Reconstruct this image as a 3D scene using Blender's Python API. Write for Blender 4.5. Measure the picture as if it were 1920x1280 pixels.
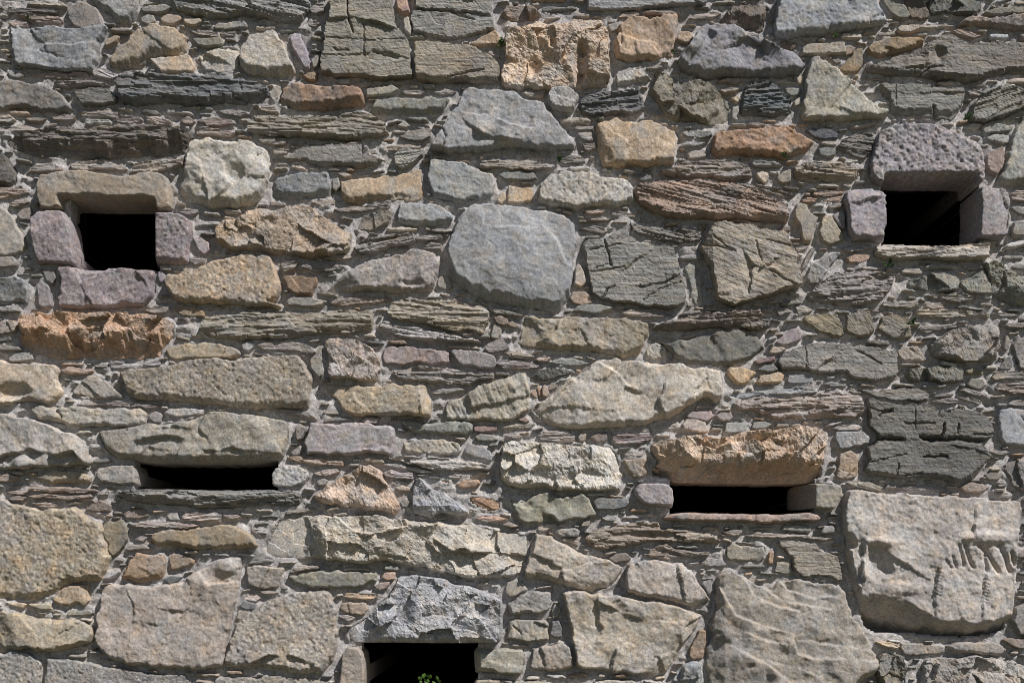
import bpy, math, random
import numpy as np
from mathutils import Vector

# ------------------------------------------------------------------ scene, camera, light
for o in list(bpy.data.objects):
    bpy.data.objects.remove(o)
SC = bpy.context.scene
COL = SC.collection
S = 0.0025                      # metres per wall unit (the wall is drawn in units of 2.5 mm)
GROUND = 1740.0                 # ground level, wall units below the datum
EYE_X, EYE_Y, DIST = 960.0, 1100.0, 2400.0


def P(x, y, h=0.0):             # wall units -> metres; h stands out of the wall face
    return ((x - 960.0) * S, -h * S, (GROUND - y) * S)


cam = bpy.data.cameras.new('camera')
camo = bpy.data.objects.new('camera', cam)
COL.objects.link(camo)
camo.location = P(EYE_X, EYE_Y, DIST)
camo.rotation_euler = (math.radians(90), 0, 0)
cam.sensor_width = 36.0
cam.lens = 36.0 * (DIST - 20) / 1920.0
cam.shift_y = (EYE_Y - 640.0) / 1920.0
cam.clip_end = 2000.0
SC.camera = camo

SUN = Vector((0.47, -0.47, 0.75)).normalized()
world = bpy.data.worlds.new('World')
SC.world = world
world.use_nodes = True
wn = world.node_tree
bg = wn.nodes['Background']
sky = wn.nodes.new('ShaderNodeTexSky')
sky.sky_type = 'NISHITA'
sky.sun_disc = False
sky.sun_elevation = math.asin(SUN.z)
sky.sun_rotation = math.atan2(SUN.x, SUN.y)
wn.links.new(sky.outputs[0], bg.inputs[0])
bg.inputs[1].default_value = 0.05
sl = bpy.data.lights.new('sun', 'SUN')
sl.energy = 5.0
sl.angle = math.radians(0.53)
sl.color = (1.0, 0.965, 0.925)
slo = bpy.data.objects.new('sun', sl)
slo.rotation_euler = SUN.to_track_quat('Z', 'Y').to_euler()
slo.location = (6, -8, 12)
COL.objects.link(slo)
SC.cycles.filter_width = 1.0
SC.view_settings.view_transform = 'Standard'
SC.view_settings.look = 'None'
SC.view_settings.exposure = 0.0
SC.view_settings.gamma = 1.0
SC.view_settings.use_curve_mapping = False

# ------------------------------------------------------------------ numpy noise
RNG = np.random.default_rng(7)
TAB = RNG.random((512, 512)).astype(np.float32) * 2 - 1


def vn(x, y):
    xi = np.floor(x).astype(np.int64)
    yi = np.floor(y).astype(np.int64)
    fx = (x - xi).astype(np.float32)
    fy = (y - yi).astype(np.float32)
    fx = fx * fx * fx * (fx * (fx * 6 - 15) + 10)
    fy = fy * fy * fy * (fy * (fy * 6 - 15) + 10)
    x0 = xi & 511
    x1 = (xi + 1) & 511
    y0 = yi & 511
    y1 = (yi + 1) & 511
    a = TAB[y0, x0]
    b = TAB[y0, x1]
    c = TAB[y1, x0]
    d = TAB[y1, x1]
    return (a + (b - a) * fx) * (1 - fy) + (c + (d - c) * fx) * fy


def fbm(x, y, octv=4, gain=0.5):
    s = 0.0
    a = 1.0
    t = 0.0
    for i in range(octv):
        s = s + a * vn(x, y)
        t += a
        x, y = (0.8 * x - 0.6 * y) * 2.03 + 17.3, (0.6 * x + 0.8 * y) * 2.03 + 41.7
        a *= gain
    return s / t


def fbm_aniso(u, v, octv=4, gain=0.55):      # keeps its grain direction
    s = 0.0
    a = 1.0
    t = 0.0
    for i in range(octv):
        s = s + a * vn(u + 13.1 * i, v + 7.7 * i)
        t += a
        u, v = u * 1.9, v * 2.1
        a *= gain
    return s / t


def sstep(a, b, x):
    t = np.clip((x - a) / (b - a), 0, 1)
    return t * t * (3 - 2 * t)


def hexlin(h):
    c = np.array([int(h[i:i + 2], 16) / 255.0 for i in (0, 2, 4)])
    c = np.where(c <= 0.04045, c / 12.92, ((c + 0.055) / 1.055) ** 2.4)
    lum = c.mean()
    sat = 0.50 if c[0] - c[2] > 0.20 else (0.60 if c[0] - c[2] > 0.06 else 0.55)
    return (lum + (c - lum) * sat) * np.array([0.995, 0.99, 1.03])


def chaikin(p, q=0.2):
    p = np.asarray(p, float)
    n = np.roll(p, -1, 0)
    return np.stack([p * (1 - q) + n * q, p * q + n * (1 - q)], 1).reshape(-1, 2)


def poly_sdf(X, Y, poly):                    # > 0 inside
    shp = X.shape
    x = X.ravel()
    y = Y.ravel()
    d2 = np.full(x.shape, 1e12)
    ins = np.zeros(x.shape, bool)
    n = len(poly)
    for i in range(n):
        ax, ay = poly[i]
        bx, by = poly[(i + 1) % n]
        ex, ey = bx - ax, by - ay
        wx = x - ax
        wy = y - ay
        t = np.clip((wx * ex + wy * ey) / (ex * ex + ey * ey + 1e-9), 0, 1)
        dx = wx - ex * t
        dy = wy - ey * t
        d2 = np.minimum(d2, dx * dx + dy * dy)
        c = ((ay > y) != (by > y))
        if abs(ey) > 1e-9:
            ins ^= c & (x < ex * (y - ay) / ey + ax)
    return (np.sqrt(d2) * np.where(ins, 1, -1)).reshape(shp)


def line_field(X, Y, pts):                   # distance, side (+ above the line) and end fade of an open polyline
    best = np.full(X.shape, 1e9)
    side = np.zeros(X.shape)
    over = np.zeros(X.shape)
    n = len(pts) - 1
    for i in range(n):
        ax, ay = pts[i]
        bx, by = pts[i + 1]
        ex, ey = bx - ax, by - ay
        L2 = ex * ex + ey * ey
        wx = X - ax
        wy = Y - ay
        tr = (wx * ex + wy * ey) / L2
        t = np.clip(tr, 0, 1)
        d = np.hypot(wx - ex * t, wy - ey * t)
        m = d < best
        best = np.where(m, d, best)
        side = np.where(m, -np.sign(ex * wy - ey * wx), side)
        ov = np.zeros(X.shape)
        if i == 0:
            ov = np.where(tr < 0, -tr, ov)
        if i == n - 1:
            ov = np.where(tr > 1, tr - 1, ov)
        over = np.where(m, ov * math.sqrt(L2), over)
    return best, side, np.exp(-(over / 7.0) ** 2)


def poly_area(p):
    p = np.asarray(p, float)
    x, y = p[:, 0], p[:, 1]
    return 0.5 * abs(np.dot(x, np.roll(y, -1)) - np.dot(y, np.roll(x, -1)))


# ------------------------------------------------------------------ materials
def new_mat(name):
    m = bpy.data.materials.new(name)
    m.use_nodes = True
    t = m.node_tree
    t.nodes.clear()
    out = t.nodes.new('ShaderNodeOutputMaterial')
    b = t.nodes.new('ShaderNodeBsdfPrincipled')
    t.links.new(b.outputs[0], out.inputs[0])
    b.inputs['Roughness'].default_value = 0.9
    b.inputs['Specular IOR Level'].default_value = 0.25
    return m, t, b


def stone_mat(name, grain=105.0, gc=0.42, bump=1.0, bscale=105.0, bdist=0.006, stretch=(1, 1, 1), spot=0.0, rough=0.9, hue=1.0, speck=0.35):
    hue *= 0.65
    m, t, b = new_mat(name)
    N = t.nodes.new
    L = t.links.new
    at = N('ShaderNodeAttribute')
    at.attribute_name = 'Col'
    geo = N('ShaderNodeNewGeometry')
    mp = N('ShaderNodeMapping')
    mp.inputs['Scale'].default_value = stretch
    L(geo.outputs['Position'], mp.inputs['Vector'])

    def noise(scale, detail, rgh, vec=None, off=0.0):
        n = N('ShaderNodeTexNoise')
        n.inputs['Scale'].default_value = scale
        n.inputs['Detail'].default_value = detail
        n.inputs['Roughness'].default_value = rgh
        v = vec or mp.outputs[0]
        if off:
            ad = N('ShaderNodeVectorMath')
            ad.operation = 'ADD'
            ad.inputs[1].default_value = (off, off * 1.7, off * 0.6)
            L(v, ad.inputs[0])
            v = ad.outputs[0]
        L(v, n.inputs['Vector'])
        return n.outputs['Fac']

    def rng_(fac, a, b_, c, d):
        mr = N('ShaderNodeMapRange')
        for k, v in zip(('From Min', 'From Max', 'To Min', 'To Max'), (a, b_, c, d)):
            mr.inputs[k].default_value = v
        L(fac, mr.inputs['Value'])
        return mr.outputs[0]

    def mult(c, ramp):
        mx = N('ShaderNodeMix')
        mx.data_type = 'RGBA'
        mx.blend_type = 'MULTIPLY'
        mx.inputs[0].default_value = 1.0
        L(c, mx.inputs[6])
        L(ramp, mx.inputs[7])
        return mx.outputs[2]

    def ramp(fac, stops):
        r = N('ShaderNodeValToRGB')
        e = r.color_ramp.elements
        while len(e) < len(stops):
            e.new(0.5)
        for q, (p_, c_) in zip(e, stops):
            q.position = p_
            q.color = (*c_, 1)
        L(fac, r.inputs[0])
        return r.outputs[0]

    def toward(c, fac, colr):
        mx = N('ShaderNodeMix')
        mx.data_type = 'RGBA'
        L(fac, mx.inputs[0])
        L(c, mx.inputs[6])
        mx.inputs[7].default_value = (*colr, 1)
        return mx.outputs[2]

    mul = N('ShaderNodeVectorMath')
    mul.operation = 'SCALE'
    L(at.outputs['Color'], mul.inputs[0])
    L(rng_(noise(grain, 5, 0.8), 0.33, 0.67, 1 - gc, 1 + gc), mul.inputs['Scale'])
    c = mul.outputs[0]
    h = hue
    # minerals: bluish grey, plain, rusty
    c = mult(c, ramp(noise(17, 6, 0.68), [(0.34, (1 - .15 * h, 1 - .10 * h, 1 - .03 * h)), (0.5, (1, 1, 1)), (0.66, (1 + .20 * h, 1 + .05 * h, 1 - .13 * h))]))
    c = mult(c, ramp(noise(55, 5, 0.75, off=3.1), [(0.36, (.80, .80, .82)), (0.5, (1, 1, 1)), (0.64, (1.16, 1.14, 1.10))]))
    # weather stains that run over neighbouring stones
    st = N('ShaderNodeMapping')
    st.inputs['Scale'].default_value = (1.0, 1.0, 0.4)
    L(geo.outputs['Position'], st.inputs['Vector'])
    c = mult(c, ramp(noise(2.6, 7, 0.66, st.outputs[0]), [(0.33, (.80, .80, .81)), (0.5, (1, 1, 1)), (0.68, (1.10, 1.09, 1.06))]))
    # pale crystals and crustose lichen flecks, dark pores
    c = toward(c, rng_(noise(120, 3, 0.7, off=7.7), 0.60, 0.70, 0, speck), (0.52, 0.51, 0.49))
    c = toward(c, rng_(noise(95, 3, 0.7, off=11.3), 0.37, 0.30, 0, speck * 1.4), (0.045, 0.042, 0.04))
    if spot:
        vo = N('ShaderNodeTexVoronoi')
        vo.inputs['Scale'].default_value = 75
        L(geo.outputs['Position'], vo.inputs['Vector'])
        lt = N('ShaderNodeMath')
        lt.operation = 'LESS_THAN'
        lt.inputs[1].default_value = 0.28
        L(vo.outputs['Distance'], lt.inputs[0])
        sp = N('ShaderNodeSeparateColor')
        L(vo.outputs['Color'], sp.inputs[0])
        g2 = N('ShaderNodeMath')
        g2.operation = 'LESS_THAN'
        g2.inputs[1].default_value = spot
        L(sp.outputs[0], g2.inputs[0])
        mm = N('ShaderNodeMath')
        mm.operation = 'MULTIPLY'
        L(lt.outputs[0], mm.inputs[0])
        L(g2.outputs[0], mm.inputs[1])
        c = toward(c, mm.outputs[0], (0.58, 0.56, 0.53))
    L(c, b.inputs['Base Color'])
    bp = N('ShaderNodeBump')
    oi = N('ShaderNodeObjectInfo')
    L(rng_(oi.outputs['Random'], 0, 1, 0.35 * bump, 1.0 * bump), bp.inputs['Strength'])
    bp.inputs['Distance'].default_value = bdist
    L(noise(bscale, 5, 0.78), bp.inputs['Height'])
    L(bp.outputs[0], b.inputs['Normal'])
    b.inputs['Roughness'].default_value = rough
    return m


M_ROCK = stone_mat('rough_stone')
M_FINE = stone_mat('fine_sandstone', grain=125, gc=0.36, bscale=125, bdist=0.0048)
M_SLATE = stone_mat('slate', grain=100, gc=0.36, bscale=90, bdist=0.005, stretch=(0.4, 1, 1.5), rough=0.72, hue=0.8, speck=0.25)
M_GRIT = stone_mat('gritty_stone', grain=95, gc=0.5, bscale=90, bdist=0.009, spot=0.05, speck=0.5)
M_PEBBLE = stone_mat('conglomerate', grain=85, gc=0.45, bscale=85, bdist=0.008, spot=0.10, speck=0.45)
M_MORTAR = stone_mat('lime_mortar', grain=110, gc=0.45, bscale=120, bdist=0.008, spot=0.06, hue=0.6, speck=0.5)
KMAT = {'g': M_FINE, 'r': M_ROCK, 'R': M_ROCK, 's': M_SLATE, 'f': M_SLATE, 'p': M_GRIT}

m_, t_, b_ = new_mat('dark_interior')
b_.inputs['Base Color'].default_value = (0.05, 0.045, 0.04, 1)  # near-black: the shade inside the hollow is put into the colour
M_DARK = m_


def leaf_mat(name, c0, c1):
    m, t, b = new_mat(name)
    n = t.nodes.new('ShaderNodeTexNoise')
    n.inputs['Scale'].default_value = 60
    r = t.nodes.new('ShaderNodeValToRGB')
    r.color_ramp.elements[0].position = 0.35
    r.color_ramp.elements[0].color = (*c0, 1)
    r.color_ramp.elements[1].position = 0.65
    r.color_ramp.elements[1].color = (*c1, 1)
    t.links.new(n.outputs['Fac'], r.inputs[0])
    t.links.new(r.outputs[0], b.inputs['Base Color'])
    b.inputs['Roughness'].default_value = 0.55
    return m


M_LEAF = leaf_mat('bright_leaf', (0.05, 0.11, 0.02), (0.12, 0.21, 0.045))
M_LEAFD = leaf_mat('dull_leaf', (0.02, 0.05, 0.012), (0.05, 0.11, 0.025))


# ------------------------------------------------------------------ mesh helpers
def mesh_from(name, V, Q, C=None, smooth=True, nsm=None):
    me = bpy.data.meshes.new(name)
    nv, nq = len(V), len(Q)
    me.vertices.add(nv)
    me.vertices.foreach_set('co', np.asarray(V, np.float32).ravel())
    me.loops.add(nq * 4)
    me.loops.foreach_set('vertex_index', np.asarray(Q, np.int32).ravel())
    me.polygons.add(nq)
    me.polygons.foreach_set('loop_start', np.arange(nq, dtype=np.int32) * 4)
    me.polygons.foreach_set('loop_total', np.full(nq, 4, np.int32))
    me.polygons.foreach_set('use_smooth', np.full(nq, smooth, bool))
    if C is not None:
        at = me.color_attributes.new('Col', 'FLOAT_COLOR', 'POINT')
        at.data.foreach_set('color', np.concatenate([C, np.ones((nv, 1))], 1).astype(np.float32).ravel())
    me.update(calc_edges=True)
    return me


def link(name, me, mat, parent=None, loc=(0, 0, 0), **props):
    o = bpy.data.objects.new(name, me)
    o.location = loc
    if me is not None and mat is not None:
        me.materials.append(mat)
    if parent is not None:
        o.parent = parent
    for k, v in props.items():
        o[k] = v
    COL.objects.link(o)
    return o


def grid_mesh(X, Y, H, keep_cell, C, skirt, even=False):
    """quads over a lattice plus a skirt that runs back into the wall"""
    ny, nx = X.shape
    idx = np.arange(nx * ny).reshape(ny, nx)
    q = np.stack([idx[:-1, :-1], idx[1:, :-1], idx[1:, 1:], idx[:-1, 1:]], -1)
    k = keep_cell
    quads = q[k]
    pad = np.pad(k, 1)
    e = []
    up = k & ~pad[:-2, 1:-1]
    e.append(q[up][:, [3, 0]])
    dn = k & ~pad[2:, 1:-1]
    e.append(q[dn][:, [1, 2]])
    lf = k & ~pad[1:-1, :-2]
    e.append(q[lf][:, [0, 1]])
    rt = k & ~pad[1:-1, 2:]
    e.append(q[rt][:, [2, 3]])
    e = np.concatenate(e)
    used, inv = np.unique(np.concatenate([quads.ravel(), e.ravel()]), return_inverse=True)
    quads = inv[:quads.size].reshape(-1, 4)
    e = inv[quads.size:].reshape(-1, 2)
    x = X.ravel()[used]
    y = Y.ravel()[used]
    h = H.ravel()[used]
    c = C.reshape(-1, 3)[used]
    b, binv = np.unique(e.ravel(), return_inverse=True)
    eb = binv.reshape(-1, 2)
    n = len(x)
    m = len(b)
    x2 = np.concatenate([x, x[b], x[b]])
    y2 = np.concatenate([y, y[b], y[b]])
    h2 = np.concatenate([h, h[b], np.full(m, -float(skirt))])
    cb = np.tile(c.mean(0), (m, 1)) if even else c[b]
    c2 = np.concatenate([c, cb, cb])
    sk = np.stack([n + eb[:, 1], n + eb[:, 0], n + m + eb[:, 0], n + m + eb[:, 1]], -1)
    Q = np.concatenate([quads, sk])
    V = np.stack([(x2 - 960.0) * S, -h2 * S, (GROUND - y2) * S], -1)
    return V, Q, c2


# ------------------------------------------------------------------ stones
ALB = 0.715                       # share of a stone's own reflectance that the photograph's grey value shows


def feature(kind_args, X, Y, H):
    f = kind_args[0]
    if f == 'step':              # fracture ledge: + the upper side stands higher
        _, amp, decay, pts = kind_args
        wob = 2.0 * vn(X / 9.0, Y / 9.0)
        d, s, fd = line_field(X + wob, Y + wob, pts)
        w = sstep(-1.6, 1.6, d * s)
        am = amp * np.clip(0.75 + 0.8 * vn(X / 22.0 + 3, Y / 22.0), 0.05, 1.5)
        H += am * (w - 0.5) * np.exp(-d / decay) * fd
    elif f == 'crack':
        _, dep, wid, pts = kind_args
        wob = 1.5 * vn(X / 6.0, Y / 6.0)
        d, s, fd = line_field(X + wob, Y + wob, pts)
        H -= dep * np.exp(-(d / wid) ** 2) * fd
    elif f == 'hollow':
        _, amp, cx, cy, rx, ry = kind_args
        wx = X + 6 * vn(X / 16.0, Y / 16.0)
        wy = Y + 6 * vn(X / 16.0 + 9, Y / 16.0)
        r = np.hypot((wx - cx) / rx, (wy - cy) / ry)
        H -= amp * (1 - sstep(0.25, 1.0, r))
    elif f == 'bump':
        _, amp, cx, cy, rx, ry = kind_args
        r = np.hypot((X - cx) / rx, (Y - cy) / ry)
        H += amp * (1 - sstep(0.3, 1.0, r))
    elif f == 'rampx':           # face turns back beyond x = x0 (s = -1 leftwards, +1 rightwards)
        _, x0, s, k = kind_args
        H -= k * np.maximum(0, (X - x0) * s)
    elif f == 'below':           # face turns under below a line
        _, k, pts = kind_args
        wob = 4.0 * vn(X / 14.0, Y / 14.0)
        d, s, fd = line_field(X + wob, Y + wob, pts)
        H -= k * np.where(s < 0, np.minimum(d, 60), 0)
    elif f == 'rough':
        _, amp, sc_ = kind_args
        H += amp * fbm(X / sc_, Y / sc_ + 33, 3, 0.75) + amp * 0.8 * np.maximum(0, vn(X / 4.2 + 8, Y / 4.2) - 0.35)
    elif f == 'panel':           # sunk round panel with fluted head
        _, amp, cx, cy, rx, ry = kind_args
        r = np.hypot((X - cx) / rx, (Y - cy) / ry)
        th = np.arctan2(Y - cy, (X - cx) * ry / rx)
        H -= amp * (1 - sstep(0.86, 1.0, r))
        fl = sstep(0.66, 0.8, r) * (1 - sstep(0.98, 1.12, r)) * sstep(0.35, -0.2, np.sin(th))
        H += fl * amp * (0.72 + 0.28 * np.cos(th * 21 + 1.5 * vn(th * 3, r * 2)))


def surf(kind, X, Y, sdf, area, prm, rng):
    """height of the stone's face and its colour drift over the lattice"""
    x0, y0 = X.mean(), Y.mean()
    ox, oy = rng.random(2) * 300
    ang = math.radians(prm.get('a', rng.normal(0, 3.0)))
    ca, sa = math.cos(ang), math.sin(ang)
    dx, dy = X - x0, Y - y0
    U = dx * ca + dy * sa
    V = -dx * sa + dy * ca
    sz = math.sqrt(area)
    Hh = prm['h']
    ew = {'g': 2.5, 'p': 3.0, 'r': 2.6, 'R': 2.6, 's': 2.0, 'f': 1.9}[kind]
    ew = min(ew, sz * 0.13) * rng.uniform(0.8, 1.3)
    chip = 1 + (2.4 if kind in 'rR' else 1.5) * sstep(0.1, 0.5, fbm(X / 45 + ox, Y / 45 + oy, 2)) * min(1, sz / 70)      # knocked arrises
    e = np.clip((sdf + 0.5 * vn(X / 5 + ox, Y / 5 + oy)) / (ew * chip), 0, 1)
    prof = np.where(e < 0.999, 0.93 * e ** 0.85, 1.0) if kind not in 'gp' else 1 - (1 - e) ** 1.7
    prof = np.where(sdf <= 0, 0, prof)
    f = np.zeros_like(X)
    # overall tilt and swell
    amp_t = 0.03 if kind in 'gfs' else 0.045
    f += dx * rng.normal(0, amp_t) + dy * rng.normal(0.0, amp_t)
    f += fbm(X / 60 + ox, Y / 60 + oy, 3) * min(4.0, sz * 0.022)
    wx = X + 5 * fbm(X / 22 + ox, Y / 22, 3) * min(1, sz / 80)
    wy = Y + 5 * fbm(X / 22, Y / 22 + oy, 3) * min(1, sz / 80)
    if kind in 'rR':
        nf = 2 if kind == 'r' else 5
        hw, hh = np.ptp(X) / 2, np.ptp(Y) / 2
        for _ in range(nf):
            t = rng.uniform(0, 2 * math.pi)
            nx_, ny_ = math.cos(t), math.sin(t)
            ext = abs(nx_) * hw + abs(ny_) * hh
            off = ext * rng.uniform(0.35, 0.85)
            q = (wx - x0) * nx_ + (wy - y0) * ny_ - off
            f -= np.maximum(0, q) * rng.uniform(0.15, 0.5)
        m = int(np.clip(area / (2600 if kind == 'r' else 900), 2, 40))
        cx = rng.uniform(X.min(), X.max(), m)
        cy = rng.uniform(Y.min(), Y.max(), m)
        best = np.full(X.shape, 1e12)
        add = np.zeros_like(X)
        tl = 0.10 if kind == 'r' else 0.30
        for j in range(m):
            d = (wx - cx[j]) ** 2 + ((wy - cy[j]) * 1.25) ** 2
            val = rng.normal(0, tl) * (wx - cx[j]) + rng.normal(0.0, tl) * (wy - cy[j]) + rng.normal(0, 1.0 if kind == 'r' else 3.0)
            k = d < best
            add = np.where(k, val, add)
            best = np.where(k, d, best)
        lim = 4 if kind == 'r' else 11
        f += lim * np.tanh(add / lim)
        gr = rng.uniform(0.55, 1.25)
        f += fbm(X / 17 + ox, Y / 17 + oy, 4, 0.6) * (1.9 if kind == 'r' else 4.0) * min(1, sz / 60)
        ga = rng.uniform(0, math.pi)
        f += fbm_aniso((X * math.cos(ga) + Y * math.sin(ga)) / 9 + ox, (Y * math.cos(ga) - X * math.sin(ga)) / 4.5 + oy, 3, 0.8) * 1.7 * gr
        if 'a' in prm:
            f += fbm_aniso(U / 60 + ox, V / 6 + oy, 3) * 3.0
    elif kind == 's':
        lt = rng.uniform(5.5, 13)
        wv = V + 2.2 * fbm(U / 60 + ox, V / 25 + oy, 3)
        seg = np.floor(U / 48 + 1.6 * vn(V / 7 + ox, U / 300) + ox)
        a = min(1.0, np.ptp(Y) / 45 + 0.25)
        lay = 0.6 * fbm_aniso(U / 120 + ox, wv / lt + oy, 4, 0.6) + 0.55 * vn(seg * 3.71, wv / (lt * 0.95) + oy + seg * 0.37)
        ter = np.round(lay * 5) / 5
        f += (0.35 * lay + 0.75 * ter) * rng.uniform(4.5, 8.5) * a
        f += fbm_aniso(U / 24 + oy, wv / 3.8 + ox, 3, 0.7) * 1.7
        f += fbm(X / 12 + ox, Y / 12 + oy, 3) * 1.6
    elif kind == 'f':
        f *= 0.7
        f += fbm_aniso(U / 60 + ox, V / 5 + oy, 4, 0.65) * 1.1
        # cleavage flakes
        fl = fbm(wx / 38 + ox, wy / 24 + oy, 3)
        f += np.round(fl * 3.0) / 3.0 * 1.7
        f += fbm(X / 4.6 + ox, Y / 4.6 + oy, 2, 0.7) * 0.7
        for _ in range(int(area / 6000)):
            cx, cy = rng.uniform(X.min(), X.max()), rng.uniform(Y.min(), Y.max())
            ln = rng.uniform(20, 70)
            t = ang + rng.normal(0, 0.25)
            d, s_, fd = line_field(wx, wy, [(cx, cy), (cx + ln * math.cos(t), cy + ln * math.sin(t))])
            f -= 5.0 * np.exp(-(d / 1.6) ** 2) * fd
    elif kind == 'p':
        f += fbm(X / 6 + ox, Y / 6 + oy, 2, 0.9) * 1.7
        pit = vn(X / 4.5 + ox, Y / 4.5 + oy)
        f -= np.maximum(0, pit - 0.45) * 5
    else:
        fl = fbm(wx / 45 + ox, wy / 36 + oy, 3)
        f += np.round(fl * 2.2) / 2.2 * 2.2 * min(1, sz / 90)
        f += fbm(X / 20 + ox, Y / 20 + oy, 3, 0.55) * 1.3 * min(1, sz / 60)
        f += fbm(X / 4.6 + ox, Y / 4.6 + oy, 2, 0.8) * 0.95 * rng.uniform(0.5, 1.25)
    if area > 2500 and kind in 'grfs' and 'win' not in prm and 'feat' not in prm:       # spall scars and splits
        for _ in range(1 + int(min(5, area / 6000))):
            cx, cy = rng.uniform(X.min(), X.max()), rng.uniform(Y.min(), Y.max())
            t = ang + rng.normal(0, 0.5 if kind in 'fs' else 0.9)
            q = []
            for _k in range(5):
                q.append((cx, cy))
                t += rng.normal(0, 0.55)
                ln = rng.uniform(0.06, 0.16) * sz
                cx += ln * math.cos(t)
                cy += ln * math.sin(t)
            if rng.random() < 0.7:
                feature(('step', rng.normal(0, 4.0 if kind in 'fs' else 5.5), rng.uniform(25, 90), q), X, Y, f)
            else:
                feature(('crack', rng.uniform(3, 6), rng.uniform(1.0, 1.8), q), X, Y, f)
    if sz < 60:
        f *= 0.35 + 0.65 * sz / 60
    u = prm.get('u', 0) or (0.10 * np.ptp(Y) * rng.random() if kind != 'f' else 0)
    if u:
        ins = sdf > 0
        yb = np.where(ins, Y, -1e9).max(0)
        t = yb[None, :] - Y
        uu = u * (1 + 0.45 * fbm(X / 26 + ox, Y / 60 + oy, 3))
        f -= np.maximum(0, uu - t) * 1.05
    base = np.maximum(Hh + f, 3.0 + 0.15 * (Hh + f))
    for ft in prm.get('feat', ()):
        feature(ft, X, Y, base)
    H = np.where(base < -9, base, -9 + (base + 9) * prof)
    # colour: mineral drift, bedding streaks, iron, lichen
    c = np.ones(X.shape + (3,)) * prm['col']
    d1 = fbm(X / 40 + oy, Y / 40 + ox, 4)
    v = 1 + 0.20 * d1
    if kind in 'sf':
        v = v + 0.22 * fbm_aniso(U / 90 + oy, V / 6 + ox, 3)
    elif kind == 'p':
        v = v + 0.25 * fbm(X / 5 + oy, Y / 5, 2)
    else:
        v = v + 0.12 * fbm(X / 9 + oy, Y / 9, 3)
    c = c * v[..., None]
    lum = c.mean(-1, keepdims=True)
    warm = float(prm['col'][0] - prm['col'][2]) > 0.12
    iron = sstep(0.05, 0.45, fbm(X / 30 + 55 + ox, Y / 30 + oy, 4))[..., None] * (0.32 if warm else 0.16)
    tint = np.array([1.28, 0.94, 0.60]) if warm else np.array([1.08, 0.98, 0.88])
    c = c * (1 - iron) + lum * tint * iron
    grey = sstep(0.0, 0.5, fbm(X / 36 + 155 + ox, Y / 36 + oy, 3))[..., None] * 0.5
    lum = c.mean(-1, keepdims=True)
    c = c * (1 - grey) + lum * np.array([1.0, 1.0, 1.0]) * grey
    if prm.get('y'):
        c = c * np.array([1.03, 0.985, 1.0])
        li = sstep(0.18, 0.42, fbm(X / 7 + 31 + ox, Y / 7 + oy, 3)) * sstep(-0.1, 0.35, fbm(X / 45 + 9, Y / 45 + oy, 2))
        c = c * (1 - 0.28 * li[..., None]) + np.array([0.36, 0.27, 0.12]) * 0.28 * li[..., None]
        lw = sstep(0.3, 0.5, fbm(X / 6 + 131 + ox, Y / 6 + oy, 2))[..., None] * 0.4
        c = c * (1 - lw) + np.array([0.45, 0.45, 0.42]) * lw
    return H, np.clip(c, 0.02, 0.85)


def stone_mesh(kind, poly, prm, rng, res):
    area = poly_area(poly)
    p = chaikin(poly, prm.get('q', 0.05 if kind in 'sf' else 0.09))
    lo = p.min(0) - 3 * res
    hi = p.max(0) + 3 * res
    xs = np.arange(lo[0], hi[0] + res, res)
    ys = np.arange(lo[1], hi[1] + res, res)
    X, Y = np.meshgrid(xs, ys)
    a = min(1.0, math.sqrt(area) / 60) * (0.3 if 'win' in prm else 1)
    wx = X + a * (2.6 * vn(X / 15, Y / 15) + 1.1 * vn(X / 5.5, Y / 5.5))
    wy = Y + a * (2.6 * vn(X / 15 + 71, Y / 15) + 1.1 * vn(X / 5.5 + 71, Y / 5.5))
    sd = poly_sdf(wx, wy, p) + prm.get('grow', 0)
    ok = sd > -0.8 * res
    keep = ok[:-1, :-1] & ok[1:, :-1] & ok[1:, 1:] & ok[:-1, 1:]
    gy, gx = np.gradient(sd, res)
    g2 = np.maximum(gx * gx + gy * gy, 0.2)
    sn = (sd < 0) & ok
    Xs = np.where(sn, X - sd * gx / g2, X)
    Ys = np.where(sn, Y - sd * gy / g2, Y)
    H, C = surf(kind, Xs, Ys, np.where(sn, 0, sd), area, prm, rng)
    return grid_mesh(Xs, Ys, H, keep, C, prm.get('d', 45), 'win' in prm)

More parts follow.
